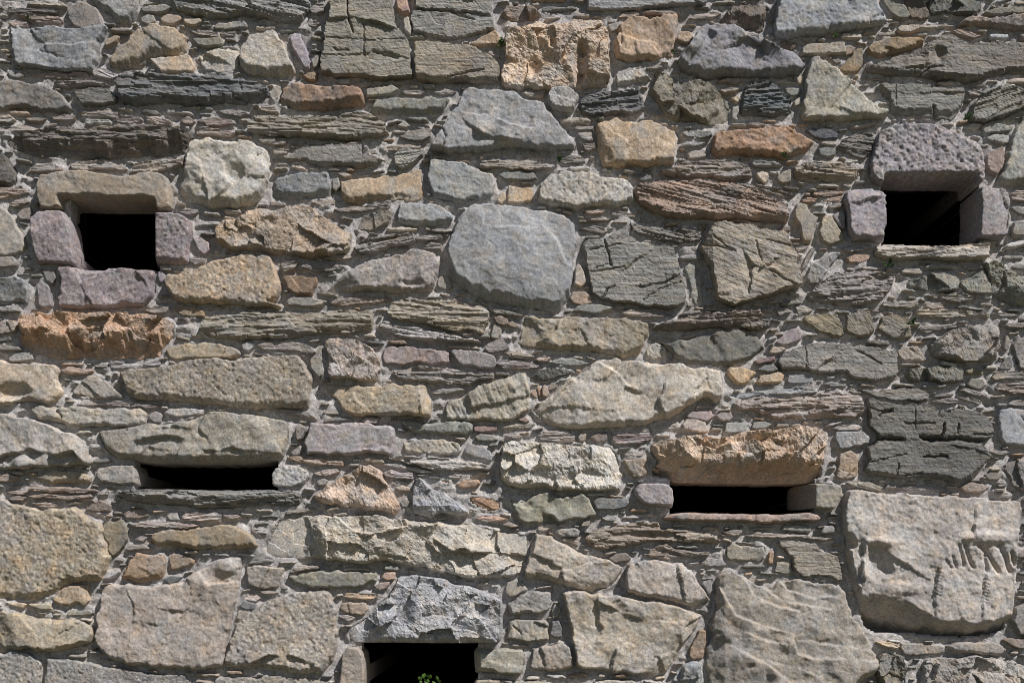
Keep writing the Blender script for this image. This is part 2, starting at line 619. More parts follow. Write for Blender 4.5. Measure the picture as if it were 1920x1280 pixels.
DATA = """
r 85898b ; 14,46 45,50 100,46 135,53 175,46 197,47 184,75 178,105 168,127 100,125 24,119 17,70
r 93836a u14 ; 197,110 225,80 255,50 285,40 325,46 346,65 347,90 338,98 275,100 265,115 240,120 205,124
g a48f72 ; 278,105 320,102 352,98 360,115 358,133 330,129 300,130 288,117
r a99d86 ; 366,100 385,88 420,80 440,82 445,100 441,128 420,131 382,129 370,115
r a39b8b u16 h26 ; 447,85 465,65 510,52 520,55 537,90 550,128 545,135 520,140 480,137 455,128 446,110
r 8a8088 ; 538,63 548,56 562,56 565,72 574,90 580,122 570,127 560,110 545,85
g 847a70 ; 117,10 130,2 150,0 175,8 182,20 186,45 160,50 133,45 122,25
r 80807c u14 ; 150,-20 258,-20 255,5 248,25 235,40 210,32 185,12
g 7e7b72 ; 258,10 275,4 305,3 318,8 305,18 290,20 262,17
g 80776c ; 260,28 272,22 284,24 287,35 275,40 262,36
g 8d7e6d ; 295,30 310,18 335,24 338,30 320,40 300,38
g a0927a ; 340,31 373,29 374,35 362,41 345,39
s 6b6f68 a12 u8 ; 320,-15 575,-15 580,10 565,40 545,40 500,32 470,22 445,28 400,30 370,25 345,20 325,8
s 756f62 ; 347,50 380,48 405,55 440,52 438,60 400,62 365,58
g 7d7a66 ; 357,68 395,66 412,66 415,80 385,83 368,80
s 75685a u8 ; 25,22 50,20 75,26 105,24 113,34 105,43 70,45 55,38 40,30
s 5d5a52 ; 10,10 45,10 90,13 107,17 100,20 60,17 35,18 12,18
s 8b7c70 ; 10,36 25,32 48,37 48,43 20,43
g 8e7c62 ; 192,72 212,62 220,63 215,74 195,83
s 7d7268 ; 45,130 90,129 130,128 160,130 163,138 130,140 95,140 60,137
g 7c7b78 ; 8,128 20,125 35,126 39,138 25,141 12,137
s 868480 a25 ; 168,125 190,122 215,135 205,143 185,138 170,134
s 77736a ; 215,135 230,125 258,124 262,128 240,135 222,140
s 6e695f u6 ; 92,150 105,141 140,143 180,148 198,152 190,158 150,156 125,160 100,156
g 77726a ; -20,146 20,146 50,152 88,160 115,175 130,200 125,204 80,206 45,197 0,200 -20,200
f 6b6c62 ; 135,167 165,162 200,163 213,175 214,187 195,193 150,190 140,180
s 575d5d u14 a3 ; 212,150 230,138 290,135 370,138 430,142 475,148 500,160 505,175 490,185 460,188 400,192 330,190 290,186 250,195 228,188 222,178
s 7a7468 ; 140,207 175,203 200,197 217,205 212,215 180,212 150,214
s 706a60 ; 92,213 125,210 138,213 135,220 110,223 95,220
s 7a7369 ; 208,213 235,207 260,213 264,220 240,227 215,225
s 857d70 a15 ; 270,215 290,213 318,222 315,230 290,228 272,222
s 7d7568 ; -10,232 40,229 70,235 55,241 10,242 -10,241
s 7d776a ; -10,212 12,211 24,220 15,225 -10,224
s 7d7568 ; 40,217 60,214 82,217 75,223 50,222
s 605b50 u30 h30 ; 3,258 20,252 60,245 100,237 160,238 215,234 280,236 330,240 354,247 345,270 338,280 300,288 200,291 60,291 35,280 5,270
s 75695c ; 365,222 395,214 430,217 438,225 415,232 385,232
s 7d7264 ; 335,220 350,213 362,222 355,228 340,226
s 75695c ; 362,238 380,234 410,238 440,245 430,252 395,250 365,247
s 7f7767 ; 125,304 150,298 200,297 225,305 236,312 225,316 180,313 150,316 130,312
s 7d7666 a-6 ; 238,320 250,302 290,293 340,290 338,305 320,312 290,316 265,318
s 80786a ; 40,320 60,305 95,300 100,307 115,308 110,316 80,318 55,320
r a19b8b u14 h26 ; 340,330 345,300 352,262 370,257 420,258 470,264 498,275 502,300 498,345 480,375 440,385 390,385 345,372 335,350
f 7c7b69 h26 nslab ; 600,132 605,80 608,45 616,30 618,-15 733,-15 735,10 740,45 765,75 768,110 771,138 740,143 700,143 660,137 625,136
r a8806c ; 742,-10 762,-10 766,18 755,21 743,12
g 8e8877 ; 755,30 765,25 770,50 768,60 757,52
f 777a70 ; 775,-20 920,-20 922,24 880,18 830,12 776,8
f 74776d ; 770,14 830,16 880,22 922,28 925,48 905,55 870,65 835,67 800,62 772,52
f 877f68 u8 h24 ; 777,80 800,78 850,78 885,83 910,97 935,110 937,140 925,147 870,150 800,148 779,146
s 77736a ; 578,12 592,0 607,2 605,15 585,22
s 77736a ; 575,38 590,30 600,38 590,45 578,44
g 8a8070 ; 581,105 590,97 597,100 594,118 585,122
r 8a7355 ; 562,138 575,130 593,127 590,145 575,144
r 8b6d52 u14 h26 ; 520,178 530,158 545,147 580,147 620,153 660,158 678,170 685,190 680,195 640,197 600,202 560,202 535,198 521,192
g 8f8d88 ; 620,143 652,142 654,151 640,152
s 85827a ; 665,149 690,149 695,155 680,158
g 8f8a78 ; 686,163 710,159 735,157 747,163 735,170 705,175 687,175
s 77736a ; 750,165 780,163 798,168 785,173 760,172
g 7a7c72 u10 ; 692,200 705,183 740,178 800,180 842,180 838,197 825,205 780,208 730,210 695,208
s 74705f u6 ; 462,228 470,215 505,212 560,214 620,216 660,212 692,213 720,228 728,245 715,254 680,254 620,258 560,250 500,252 465,245
s 7f7a6e ; 482,200 495,192 515,195 520,207 500,208
s 77726a ; 400,203 420,200 450,201 465,208 450,215 415,208
g 8a8474 ; 503,172 515,155 523,156 518,178 508,182
f 76756a u6 ; 510,293 545,283 570,273 610,268 660,262 676,264 674,285 700,288 722,297 700,305 660,308 600,305 575,300 540,298
s 6e695c ; 480,258 500,252 535,255 534,265 510,268 490,264
s 756f62 ; 540,260 555,255 573,260 565,268 548,266
s 7d7666 ; 508,276 520,272 540,275 535,282 512,284
f 7c7d72 ; 748,252 775,240 800,236 808,240 805,252 790,260 765,258
s 74776c a-12 ; 738,285 750,275 790,275 792,285 778,300 755,313 742,308 737,300
s 80786a ; 712,270 750,266 790,268 785,273 750,276 720,278
g 85827a ; 742,230 758,222 767,230 760,235
R 75675a u10 ; 938,20 950,5 985,3 1000,12 1017,22 990,32 970,37 950,33 940,27
R a08a70 h28 nochre ; 945,60 965,53 985,50 1005,38 1035,40 1060,38 1080,30 1120,30 1132,27 1138,50 1142,90 1145,140 1140,162 1110,158 1070,163 1000,163 940,160 940,125 948,95 945,75
r a38c70 ; 880,75 905,63 927,53 938,65 940,80 915,80 885,82
s 7d7468 a40 ; 910,93 920,86 940,98 938,106
f 7e8482 ; 1102,-20 1330,-20 1325,0 1280,5 1220,9 1170,13 1130,12 1103,11
s 756f62 ; 1160,28 1175,17 1195,16 1200,22 1185,28
s 7d7264 ; 1205,18 1225,14 1262,18 1280,22 1262,24 1230,22
r ab8a64 h24 u10 ; 1152,95 1158,60 1160,45 1190,30 1240,25 1271,23 1273,35 1268,65 1263,98 1240,105 1200,112 1175,114 1155,107
g 80776c ; 1140,42 1158,35 1160,50 1148,56
r 9d9588 u10 ; 1157,135 1165,127 1195,125 1212,135 1225,143 1205,150 1180,155 1157,158
s 565a5a a-8 ; 1087,185 1110,170 1150,167 1200,160 1208,180 1212,200 1195,210 1150,208 1115,210 1092,205
r 93908a h26 ; 1028,175 1035,163 1065,161 1078,168 1085,180 1078,202 1060,207 1035,200 1029,188
s 8c7d68 ; 978,170 990,166 1023,165 1020,176 1000,178
g 8a8b8c h28 u8 nbluewedge ; 805,270 815,255 840,225 850,205 868,172 880,165 910,164 940,168 970,172 1000,188 1018,190 1025,205 1045,225 1065,250 1083,270 1082,278 1050,280 1000,275 960,272 900,281 850,284 808,280
s 8c8474 ; 813,167 833,160 857,167 845,171 825,170
s 77756c ; 1070,236 1085,230 1115,230 1114,240 1090,241
s 77756c ; 1083,245 1110,243 1113,258 1100,261 1090,255
s 80786a ; 1093,265 1115,263 1119,272 1105,277 1098,275
r b3966c h28 u8 ; 1118,232 1125,227 1155,219 1185,225 1218,223 1240,236 1268,243 1267,285 1264,303 1240,304 1215,308 1180,309 1133,308 1127,285 1120,260
s 7d776a ; 898,310 905,297 940,297 990,297 1035,305 1040,312 1010,315 960,313 920,310
s 80786a ; 970,288 1000,285 1024,290 1015,293 985,292
s 6f6d63 ; 1050,295 1065,287 1090,286 1098,297 1085,300 1060,303
g 868a89 u10 ; 803,315 808,297 830,296 870,304 905,316 927,323 927,345 920,370 890,370 860,378 830,374 812,365 802,345
R 665a4e u26 ; 1352,38 1362,20 1375,5 1400,0 1450,5 1440,30 1435,52 1400,50 1370,45
g 888d91 h28 u8 ; 1453,62 1455,25 1462,-15 1640,-15 1655,15 1663,30 1660,40 1630,45 1580,53 1520,60 1480,66
s 756f62 ; 1290,30 1305,20 1345,14 1355,20 1340,27 1305,30
r a88a60 ; 1269,68 1278,52 1300,56 1303,62 1292,78 1275,74
g 8f8a80 ; 1271,85 1278,78 1286,84 1280,90
r 7b7a80 h32 u10 nviolet ; 1273,112 1283,95 1300,75 1308,55 1325,42 1345,40 1375,50 1395,62 1415,72 1435,80 1455,86 1480,93 1500,103 1511,120 1505,130 1475,137 1440,139 1400,138 1370,140 1335,144 1300,135 1280,125
s 77726a ; 1385,53 1410,50 1425,58 1427,66 1405,64
r 6f6052 u6 ; 1460,78 1470,70 1498,71 1500,80 1490,88 1475,85
g 958a76 ; 1506,85 1515,78 1560,77 1587,75 1587,95 1560,97 1520,98 1505,97
g 80776c ; 1564,105 1575,103 1582,110 1570,113
r 9a9581 h28 ; 1503,222 1507,190 1515,150 1522,110 1535,107 1552,115 1575,135 1600,160 1630,185 1665,207 1664,217 1630,219 1580,221 1540,224
R 706a58 u8 ; 1219,165 1230,145 1228,130 1245,126 1262,135 1282,148 1330,152 1345,165 1370,185 1373,205 1367,227 1345,230 1300,225 1265,222 1248,212 1235,190
s 4f595a ; 1391,205 1395,175 1402,158 1415,150 1440,150 1460,158 1465,172 1485,182 1488,205 1480,211 1430,213 1392,211
s 857a6c ; 1347,148 1365,140 1390,142 1405,148 1385,151
s 8d8878 ; 1440,148 1470,143 1495,147 1480,150
g b0a080 ; 1498,140 1505,137 1511,138 1510,152 1499,150
g 7c8078 ; 1475,160 1490,159 1505,161 1503,172 1485,174 1478,168
g a09580 ; 1492,185 1503,178 1506,190 1494,192
g 8d8d88 ; 1375,195 1388,193 1389,210 1385,222 1375,217
r ad9468 ; 1370,180 1385,174 1393,180 1385,190
s 80786a ; 1347,162 1375,158 1395,160 1385,166 1360,170
s 7d776a ; 1402,228 1415,223 1440,226 1470,227 1465,232 1420,233
r a27548 h26 u8 ; 1335,278 1340,250 1350,243 1390,242 1440,236 1475,233 1500,243 1520,255 1533,263 1515,278 1490,288 1472,293 1440,288 1410,286 1370,284 1345,290
R 7b7a74 ; 1280,245 1290,238 1335,241 1338,248 1320,254 1290,252
s 7d7f78 ; 1275,270 1285,261 1325,262 1315,268 1290,272
g 8c8276 ; 1290,283 1300,278 1327,274 1327,288 1310,292 1295,294
s 716a5d u6 a-4 ; 1232,320 1255,313 1290,300 1330,298 1355,296 1395,302 1408,312 1410,328 1390,333 1355,332 1330,328 1300,328 1270,325
g 55585e ; 1515,240 1530,236 1560,238 1575,247 1572,255 1550,257 1530,252
g 6f716a ; 1537,275 1555,272 1570,275 1570,287 1550,289 1540,285
s 5f5e58 a12 ; 1575,270 1585,255 1610,245 1638,241 1643,255 1640,275 1628,290 1610,290 1590,282
s 7b725f u12 ; 1491,310 1510,300 1550,296 1590,302 1615,313 1618,325 1600,333 1560,335 1510,335 1493,325
g 7a7868 ; 1655,-10 1690,-10 1700,5 1712,25 1705,31 1685,28 1670,15
r 6b5f50 ; 1693,-10 1735,-10 1745,15 1748,25 1730,32 1712,28 1705,10
R 585a52 ; 1740,-10 1845,-10 1850,10 1840,25 1800,22 1780,18 1750,20
g 75715f ; 1850,18 1875,8 1920,7 1940,8 1940,18 1900,20 1865,21
r 998a78 ; 1684,50 1690,43 1720,40 1760,36 1795,37 1797,43 1770,48 1720,55 1690,57
r 8f7f70 u6 ; 1800,40 1815,30 1840,28 1875,30 1900,24 1940,25 1940,50 1910,50 1870,45 1830,42
s 7d7060 a20 ; 1788,52 1805,48 1830,55 1850,60 1830,66 1800,58
g 9fa6aa ; 1860,60 1867,57 1895,58 1898,64 1885,67 1863,65
g 8f7752 h22 u6 ; 1627,88 1640,77 1670,66 1720,65 1738,70 1738,77 1710,87 1670,98 1650,105 1635,100
f 716e60 u10 nwide ; 1627,121 1660,112 1700,100 1735,87 1742,77 1765,65 1785,63 1805,72 1820,80 1860,73 1895,74 1940,80 1940,130 1900,135 1860,140 1830,148 1790,145 1750,140 1720,138 1690,140 1655,135 1630,128
g 85714e ; 1572,122 1590,110 1605,90 1615,85 1622,86 1624,105 1622,122 1610,130 1590,132 1575,128
g 8a7a68 ; 1588,85 1598,80 1608,85 1600,95 1590,98
f 72766a u14 nslab2 ; 1647,155 1680,152 1710,150 1740,152 1775,160 1810,160 1813,170 1811,190 1800,210 1790,220 1765,218 1745,213 1720,213 1690,213 1672,205 1675,185 1655,172
s 636558 a-20 ; 1822,215 1830,190 1845,170 1870,160 1890,153 1915,160 1940,165 1940,195 1910,205 1880,215 1850,223 1830,222
s 77736a a20 ; 1818,165 1830,160 1848,167 1843,175 1825,172
r 84867c ; 1845,230 1855,224 1885,227 1908,232 1900,242 1875,245 1850,245
r 84867c ; 1852,252 1870,247 1900,248 1898,262 1885,265 1860,260
g a09a90 ; 1812,235 1830,226 1845,229 1840,236
p 7d767b L2 h30 d82 ncongl ; 1632,310 1642,270 1650,243 1670,232 1700,228 1740,226 1765,230 1785,240 1815,252 1838,265 1845,290 1847,335 1840,347 1833,345 1831,327 1800,326 1750,327 1700,326 1660,326 1657,345 1646,340 1634,328
r 8d8d80 ; 1893,300 1900,265 1912,235 1925,215 1945,210 1945,345 1900,343 1870,338 1885,320
g 8a766a ; 1855,290 1870,278 1885,270 1890,285 1885,310 1875,325 1860,320 1855,308
s 6f6f66 a-18 ; 1885,218 1905,205 1940,200 1940,212 1910,218
g 8a7b66 L1 h30 d88 ; 67,340 75,325 110,320 155,317 185,323 220,325 250,322 280,317 300,322 313,330 320,360 320,390 300,395 290,392 289,371 240,370 180,369 114,368 114,388 100,393 75,393 67,375
r 8b7c7d J1 h28 d45 ; 55,410 70,396 95,391 118,393 127,410 134,440 137,475 137,495 105,493 65,493 60,470 55,440
p 86777a J1 h28 d100 njambr ; 278,396 290,396 315,395 340,400 355,410 357,430 352,465 350,490 335,494 295,493 278,494 277,470 277,430
r 8a7b7d S1 h28 d60 ; 103,510 108,497 137,497 150,500 250,499 275,498 289,502 289,540 285,553 270,572 235,572 190,577 150,578 105,575 103,550
g 8d8678 ; -20,375 5,385 25,415 42,440 46,460 40,470 10,477 -20,478
g 7d766b ; -20,480 20,478 30,490 25,498 -20,497
r 848683 u10 ; -20,518 25,515 45,525 52,540 48,565 20,568 -20,572
g 7d7571 ; 25,400 35,388 52,384 54,395 50,410 35,408
s 867868 ; -20,349 20,347 45,350 50,358 25,362 0,367 -20,367
s 80786a ; 10,380 25,370 48,366 50,375 35,382 20,385
R 55524c ; -20,280 5,290 25,310 28,335 20,345 -20,345
g 857b7b ; 66,535 72,523 88,533 90,555 93,572 80,577 68,570
g 7f7a74 ; 75,502 95,503 98,515 95,530 82,522
s 7a766c ; 330,392 345,387 368,388 367,394 355,403
g 97848a ; 357,440 372,440 388,455 390,467 380,474 370,468 365,455
s 77736a ; 350,485 362,477 380,480 378,490 360,492
p a38e66 h28 u8 y ; 305,525 310,513 340,508 380,500 400,485 430,478 485,478 505,480 512,495 523,525 520,555 500,565 523,570 520,574 480,572 450,568 400,565 360,567 325,560 312,545
g 978890 ; 292,505 303,505 308,515 300,527 293,523
R a97e4f h36 u38 ; 32,600 38,588 70,588 110,586 150,588 200,590 260,588 300,593 327,605 320,620 308,640 300,648 297,667 250,669 150,671 105,671 60,660 33,645 30,620
r 8e7a60 ; 318,575 330,566 355,570 380,583 380,592 355,592 335,588
r 8f8172 ; -20,600 20,598 27,610 24,622 -20,625
s 77726a ; 268,580 285,570 315,573 310,582 285,584
r 7f8487 u14 ; 503,362 508,338 520,322 555,319 600,320 615,320 619,345 618,365 600,368 540,370 510,368
r 9a8466 u12 ; 637,340 650,335 680,325 715,322 740,323 770,315 790,308 791,345 793,365 780,372 730,372 680,374 650,378 638,365
g 8a8474 ; 621,332 632,330 634,345 628,354 621,348
s 80786a ; 630,320 645,318 659,324 645,327
g 857868 ; 505,374 530,375 532,380 506,381
s 857d70 a-12 ; 590,376 610,370 627,370 625,378 600,382
R 937f66 h30 ; 402,425 415,412 440,410 465,390 500,385 520,385 560,380 585,385 595,400 620,410 640,430 658,433 655,465 640,472 620,478 570,482 540,475 500,472 460,465 430,465 405,450
R 7d7466 ; 668,425 680,402 715,390 733,393 725,415 700,424 675,430
s 716b60 a-12 ; 662,462 680,450 710,438 750,436 775,436 778,450 760,456 730,460 700,473 670,470
g 8a8e90 u8 ; 743,412 748,380 775,377 805,380 825,385 848,402 845,415 820,418 790,418 760,416
s 6f6a5e ; 622,390 660,382 730,380 728,385 690,390 640,395
r 918881 h26 u8 nmauvewedge ; 610,540 620,530 650,510 690,490 730,480 755,475 775,465 795,468 815,475 823,490 820,510 810,535 790,545 730,545 660,543
r 8f7354 ; 528,515 560,514 594,515 590,535 582,549 555,548 538,540
g 8c8678 ; 535,560 545,554 580,555 610,560 605,570 570,572 538,570
s 75685a ; 618,565 630,555 670,552 730,553 735,560 700,567 660,568 625,570
s 75715f u8 ; 372,603 380,590 420,585 500,582 560,583 640,580 695,580 698,600 695,612 660,620 600,625 560,630 510,633 440,633 390,630 375,620
s 77756c ; 560,497 575,488 610,488 650,497 635,505 590,505
s 80786a ; 525,490 540,487 558,488 550,500 530,507
s 8a7d6c ; 605,482 625,475 670,476 660,482 630,485
s 7f7863 a4 ; 725,585 735,565 755,556 800,560 850,565 900,570 917,580 915,605 905,622 880,617 830,615 800,603 760,598 735,593
s 8c8d8a a8 ; 708,605 725,600 770,608 820,620 880,630 902,637 880,638 830,635 770,634 735,625 712,615
s 75736b ; 765,445 790,437 825,437 832,444 800,447
s 75736b ; 790,462 805,450 828,453 826,465 805,462
s 75736b ; 800,428 825,425 848,430 835,433
g 7b7d75 ; 935,325 945,318 1000,318 1008,332 985,332 945,332
r b08c54 ; 952,345 955,341 975,345 1000,348 998,370 993,377 970,376 951,375
g b09468 ; 932,372 937,362 945,356 948,370 940,379
p a09a8c h24 ; 1010,370 1012,345 1030,328 1055,322 1075,318 1105,320 1125,328 1165,330 1180,338 1190,352 1187,375 1165,382 1120,382 1080,388 1045,382 1020,378
g 85888a h28 nbigslab ; 838,470 842,450 855,415 865,395 885,383 910,378 945,382 990,388 1030,392 1060,400 1075,415 1082,440 1085,450 1076,480 1073,520 1068,550 1055,575 1045,582 1000,578 950,570 910,560 880,548 860,535 850,515 842,495
f 7c7e72 h22 ncracked ; 1092,460 1100,445 1140,445 1175,447 1200,452 1240,458 1262,462 1275,490 1278,515 1288,545 1285,565 1255,575 1235,573 1200,567 1160,563 1130,558 1112,545 1108,520 1100,490
g b09878 ; 1077,530 1080,500 1085,490 1095,505 1100,525 1090,535
g a88a64 ; 1068,555 1075,545 1095,543 1110,552 1110,565 1095,570 1075,565
g 828174 ; 1075,580 1085,571 1120,568 1152,573 1145,580 1110,585
s 80786a ; 1165,583 1185,578 1215,580 1248,590 1235,593 1190,588
s 7d7c70 a14 ; 915,575 935,577 965,583 983,590 970,590 930,585
s 857868 a20 ; 843,560 855,555 880,563 893,570 880,575 855,568
r 8a6a50 ; 924,592 938,588 952,594 955,605 945,609 930,605
g 8f8878 ; 920,630 925,606 938,605 940,625 932,634
g 8f7d66 ; 950,605 960,600 972,607 965,611
g 8d8578 ; 818,520 830,510 842,515 848,535 835,540 820,535
s 857868 ; 1097,392 1115,389 1138,390 1130,396 1105,397
s 80786a ; 1145,395 1165,392 1195,398 1190,404 1160,402
s 77736a ; 1102,408 1125,404 1148,406 1140,410 1110,411
s 6d695f a14 ; 1085,425 1105,420 1115,417 1130,420 1142,430 1130,435 1100,427
g 77736a ; 1143,438 1155,431 1163,436 1155,445
g 8a8070 ; 1172,442 1185,439 1197,444 1190,450 1175,448
s 7c6955 h28 a14 u8 ; 1195,345 1210,340 1240,338 1285,336 1315,335 1350,340 1390,345 1420,355 1450,370 1475,385 1480,405 1478,413 1450,413 1420,408 1390,405 1350,408 1300,405 1250,403 1215,390 1200,375 1192,360
s 6b6a5f a12 ; 1382,340 1390,334 1425,340 1455,345 1475,355 1493,360 1485,368 1460,365 1430,352 1400,348
g 6b6d66 ; 1185,325 1205,320 1225,322 1222,332 1205,335
R b09f85 ; 1420,320 1430,316 1444,320 1443,335 1435,340 1425,332
g 7f7768 ; 1459,328 1470,318 1485,313 1486,335 1470,340 1462,335
s 69665a a10 ; 1180,412 1210,418 1260,425 1300,428 1318,438 1312,448 1290,452 1255,448 1215,440 1185,430
r 7d6f55 ; 1307,425 1315,414 1328,416 1325,428 1315,433
f 85826c h42 a22 y ngreenslab ; 1315,460 1325,445 1332,425 1350,417 1385,420 1420,428 1460,432 1477,440 1485,460 1492,480 1497,505 1505,530 1485,538 1450,550 1410,562 1375,570 1355,565 1348,560 1340,530 1335,500 1325,480
g 8c8d80 h6 ; 1285,500 1295,490 1303,495 1315,520 1318,540 1322,555 1318,568 1308,567 1300,555 1297,550 1300,540 1290,515
g 8e8168 ; 1492,395 1498,378 1515,380 1520,395 1528,403 1535,405 1530,425 1525,445 1520,452 1508,449 1505,425 1497,415
g 93876f ; 1537,430 1545,405 1560,398 1570,415 1580,430 1588,440 1585,448 1560,455 1545,452 1540,440
g 837d7a ; 1565,400 1580,390 1588,400 1587,425 1578,420
s 88705a ; 1527,357 1560,353 1588,352 1583,360 1550,365 1530,362
s 88705a ; 1545,370 1575,363 1585,364 1578,372 1550,375
s 8d8474 ; 1557,382 1570,377 1582,377 1580,384 1562,385
s 88705a ; 1507,370 1520,366 1535,369 1530,374 1510,373
s 857d70 a12 ; 1373,408 1390,406 1420,412 1436,418 1430,422 1400,415
g 7d6450 ; 1455,430 1475,420 1485,422 1484,430 1465,432
s 80786a ; 1203,402 1220,402 1235,410 1225,413 1205,410
r 7f7f7c ; 1513,520 1520,495 1545,480 1575,468 1580,475 1565,490 1550,510 1535,527 1520,528
s 7a7468 a-60 ; 1505,500 1513,480 1525,460 1532,462 1525,480 1510,503
s 80786a ; 1495,462 1510,457 1520,456 1515,462 1500,466
s 74716a u6 ; 1517,550 1530,535 1550,520 1570,508 1620,505 1680,513 1678,530 1670,545 1655,558 1630,568 1590,570 1550,568 1520,560
s 77736a ; 1430,578 1445,573 1455,576 1450,582
s 77736a ; 1458,580 1470,573 1490,578 1485,583 1465,588
s 7a7a70 ; 1495,572 1510,568 1528,578 1520,583 1500,587
s 655e52 a-5 u10 h28 ; 1225,612 1250,600 1290,592 1330,585 1380,580 1425,580 1430,590 1448,602 1445,610 1420,615 1380,612 1340,612 1300,617 1270,620 1240,615
g 68675c ; 1240,640 1255,645 1270,638 1310,632 1350,620 1400,617 1425,630 1437,650 1420,665 1385,678 1340,682 1300,680 1272,672 1258,655
r 8f866a u10 y ; 968,645 975,620 980,597 985,590 1040,590 1100,592 1160,593 1200,598 1215,605 1220,625 1210,640 1200,660 1170,668 1130,660 1090,656 1040,653 1000,648
r 837a80 J2 h30 d84 ; 1585,375 1588,355 1600,350 1640,348 1655,350 1664,358 1666,400 1665,448 1655,452 1620,448 1600,452 1592,430 1590,400
r 80787c J2 h30 d84 ; 1836,352 1842,348 1880,350 1893,355 1898,380 1899,410 1893,440 1880,445 1850,446 1834,446 1836,400
s 8c8676 S2 h26 d60 ; 1641,470 1645,458 1660,455 1690,456 1720,457 1760,458 1800,457 1830,452 1850,449 1862,450 1861,470 1855,485 1820,487 1780,486 1740,482 1700,485 1665,483 1648,478
s 80776c ; 1898,360 1910,352 1940,352 1940,375 1905,372
g 77736a ; 1900,385 1915,382 1940,392 1940,405 1915,400
g 837a6c ; 1903,435 1908,412 1940,410 1940,440 1910,441
s 7a7a78 ; 1583,463 1605,455 1636,455 1633,462 1600,469
R 8a6f58 ; 1588,480 1605,470 1635,472 1640,480 1620,488 1595,490
s 7f7c72 ; 1612,500 1625,495 1655,497 1655,503 1630,503
R 6d6d62 ; 1700,530 1715,517 1740,512 1780,508 1800,515 1805,525 1800,540 1770,545 1740,540 1715,537
R 757568 ; 1805,530 1825,510 1845,503 1860,515 1862,535 1868,548 1840,548 1815,545
R 757668 ; 1850,490 1870,488 1890,500 1910,515 1940,520 1940,575 1910,570 1885,560 1865,545 1862,520 1855,505
s 7d7a6a ; 1730,548 1760,550 1800,545 1830,555 1822,565 1790,563 1760,556
s 77766a ; 1655,570 1660,562 1700,560 1720,560 1732,570 1710,575 1680,572
s 857f6b ; 1722,580 1735,576 1780,577 1820,580 1862,585 1860,592 1830,588 1790,592 1750,590 1728,588
s 80786a ; 1740,570 1750,562 1770,565 1778,575 1755,576
s 7a776a ; 1865,583 1890,582 1920,588 1900,590 1870,588
f 7d7558 a35 u5 ; 1508,595 1520,588 1550,583 1573,588 1580,605 1587,625 1575,633 1560,625 1540,620 1520,608
f 7d7660 a60 u5 ; 1588,612 1592,590 1610,580 1630,582 1640,598 1643,620 1630,627 1610,627 1592,622
f 7f785f a30 u5 ; 1652,615 1655,590 1680,585 1708,593 1708,612 1716,628 1697,635 1670,627
s 75736a ; 1727,612 1745,605 1795,605 1800,610 1770,615 1745,621 1730,617
R 7e776c h26 ; 1750,650 1760,635 1785,618 1820,608 1860,604 1875,610 1877,630 1881,650 1875,670 1850,675 1815,675 1780,672 1758,665
r 7a7268 ; 1902,640 1910,630 1940,625 1940,690 1915,690 1905,665
s 77736a ; 1880,607 1900,603 1940,600 1940,610 1905,614
g 80786a ; 1888,650 1892,625 1898,630 1898,650 1892,655
g 77736a ; 1878,690 1890,668 1902,665 1903,685 1895,692
g 958669 ; 306,650 320,645 350,642 385,639 420,642 440,650 451,663 430,668 390,668 350,670 315,672
r a3967a h24 y nhol ; -20,675 20,678 60,680 95,681 104,690 105,715 111,730 105,748 85,753 50,752 20,756 -20,760
g 808080 ; 10,668 25,660 55,657 58,672 35,673 15,674
s 8a7868 ; 108,692 125,685 165,690 172,693 160,698 125,700
r 948a7c ; 130,733 150,710 165,702 180,702 200,715 215,730 228,740 225,745 195,745 170,745 140,740
p 938b76 h28 u12 y ; 235,735 222,700 240,693 255,690 290,690 320,682 360,675 400,670 440,672 470,668 500,670 530,666 560,668 575,690 583,710 578,735 574,764 540,763 480,765 420,758 370,755 300,750 250,745
s 7f8080 ; 197,678 215,675 230,680 260,682 257,688 225,688 205,685
s 7f8080 a-10 ; 263,680 280,675 295,672 297,682 275,683
s 77706a ; 138,755 160,750 180,755 215,748 260,752 297,758 285,763 240,760 190,758 150,760
r 90897a u6 ; 52,765 60,757 110,758 160,762 210,765 260,764 270,772 271,790 265,797 220,798 170,800 140,799 100,793 65,785
g 857d78 ; 275,775 285,769 298,773 295,790 285,792 276,785
g a39c98 ; 302,772 315,763 350,763 378,766 376,774 350,778 320,778
r 928c82 h28 nleftbig ; -20,772 10,776 50,785 90,798 110,808 135,810 147,820 155,840 165,865 160,871 110,873 60,876 -20,878
r 918a7a L3 h34 u12 d90 nlin3 ; 178,810 180,805 230,800 270,792 330,788 380,775 400,769 430,771 480,776 520,783 537,786 540,810 535,830 530,855 520,862 508,862 490,865 440,867 385,867 300,866 265,865 252,862 215,860 195,845
g 918a7e J3 d70 ; 175,880 180,873 215,870 248,869 254,885 254,908 245,910 210,908 185,905 175,895
p 99968e J3 d60 ; 505,890 512,875 530,870 555,870 575,880 579,892 568,905 545,914 520,914 506,908
s 62655f S3 h26 u14 d60 ; 202,925 225,918 260,914 330,915 400,917 480,917 510,915 540,920 565,925 562,945 540,950 500,945 455,950 400,957 340,948 280,945 230,937
r 958871 u8 ; 55,903 70,885 100,880 135,880 165,890 163,903 130,905 90,905
s 80725f ; -20,888 10,886 30,893 25,900 0,902 -20,902
s 7d7264 ; 48,918 50,908 100,910 140,913 175,915 180,920 140,922 90,922 60,918
s 7d7264 ; 48,928 80,924 120,928 165,925 170,930 130,935 90,933 60,933
s 7d7264 ; 60,943 80,940 105,945 95,950 70,948
s 7d7264 ; 5,920 25,917 45,920 40,926 15,925
s 7d7264 ; 10,932 30,928 43,932 38,937 20,936
g 9a9690 ; 450,643 460,638 475,639 474,648 462,656 453,652
s 756f62 ; 478,648 495,638 530,635 560,640 580,648 592,658 575,660 550,656 520,653 490,653
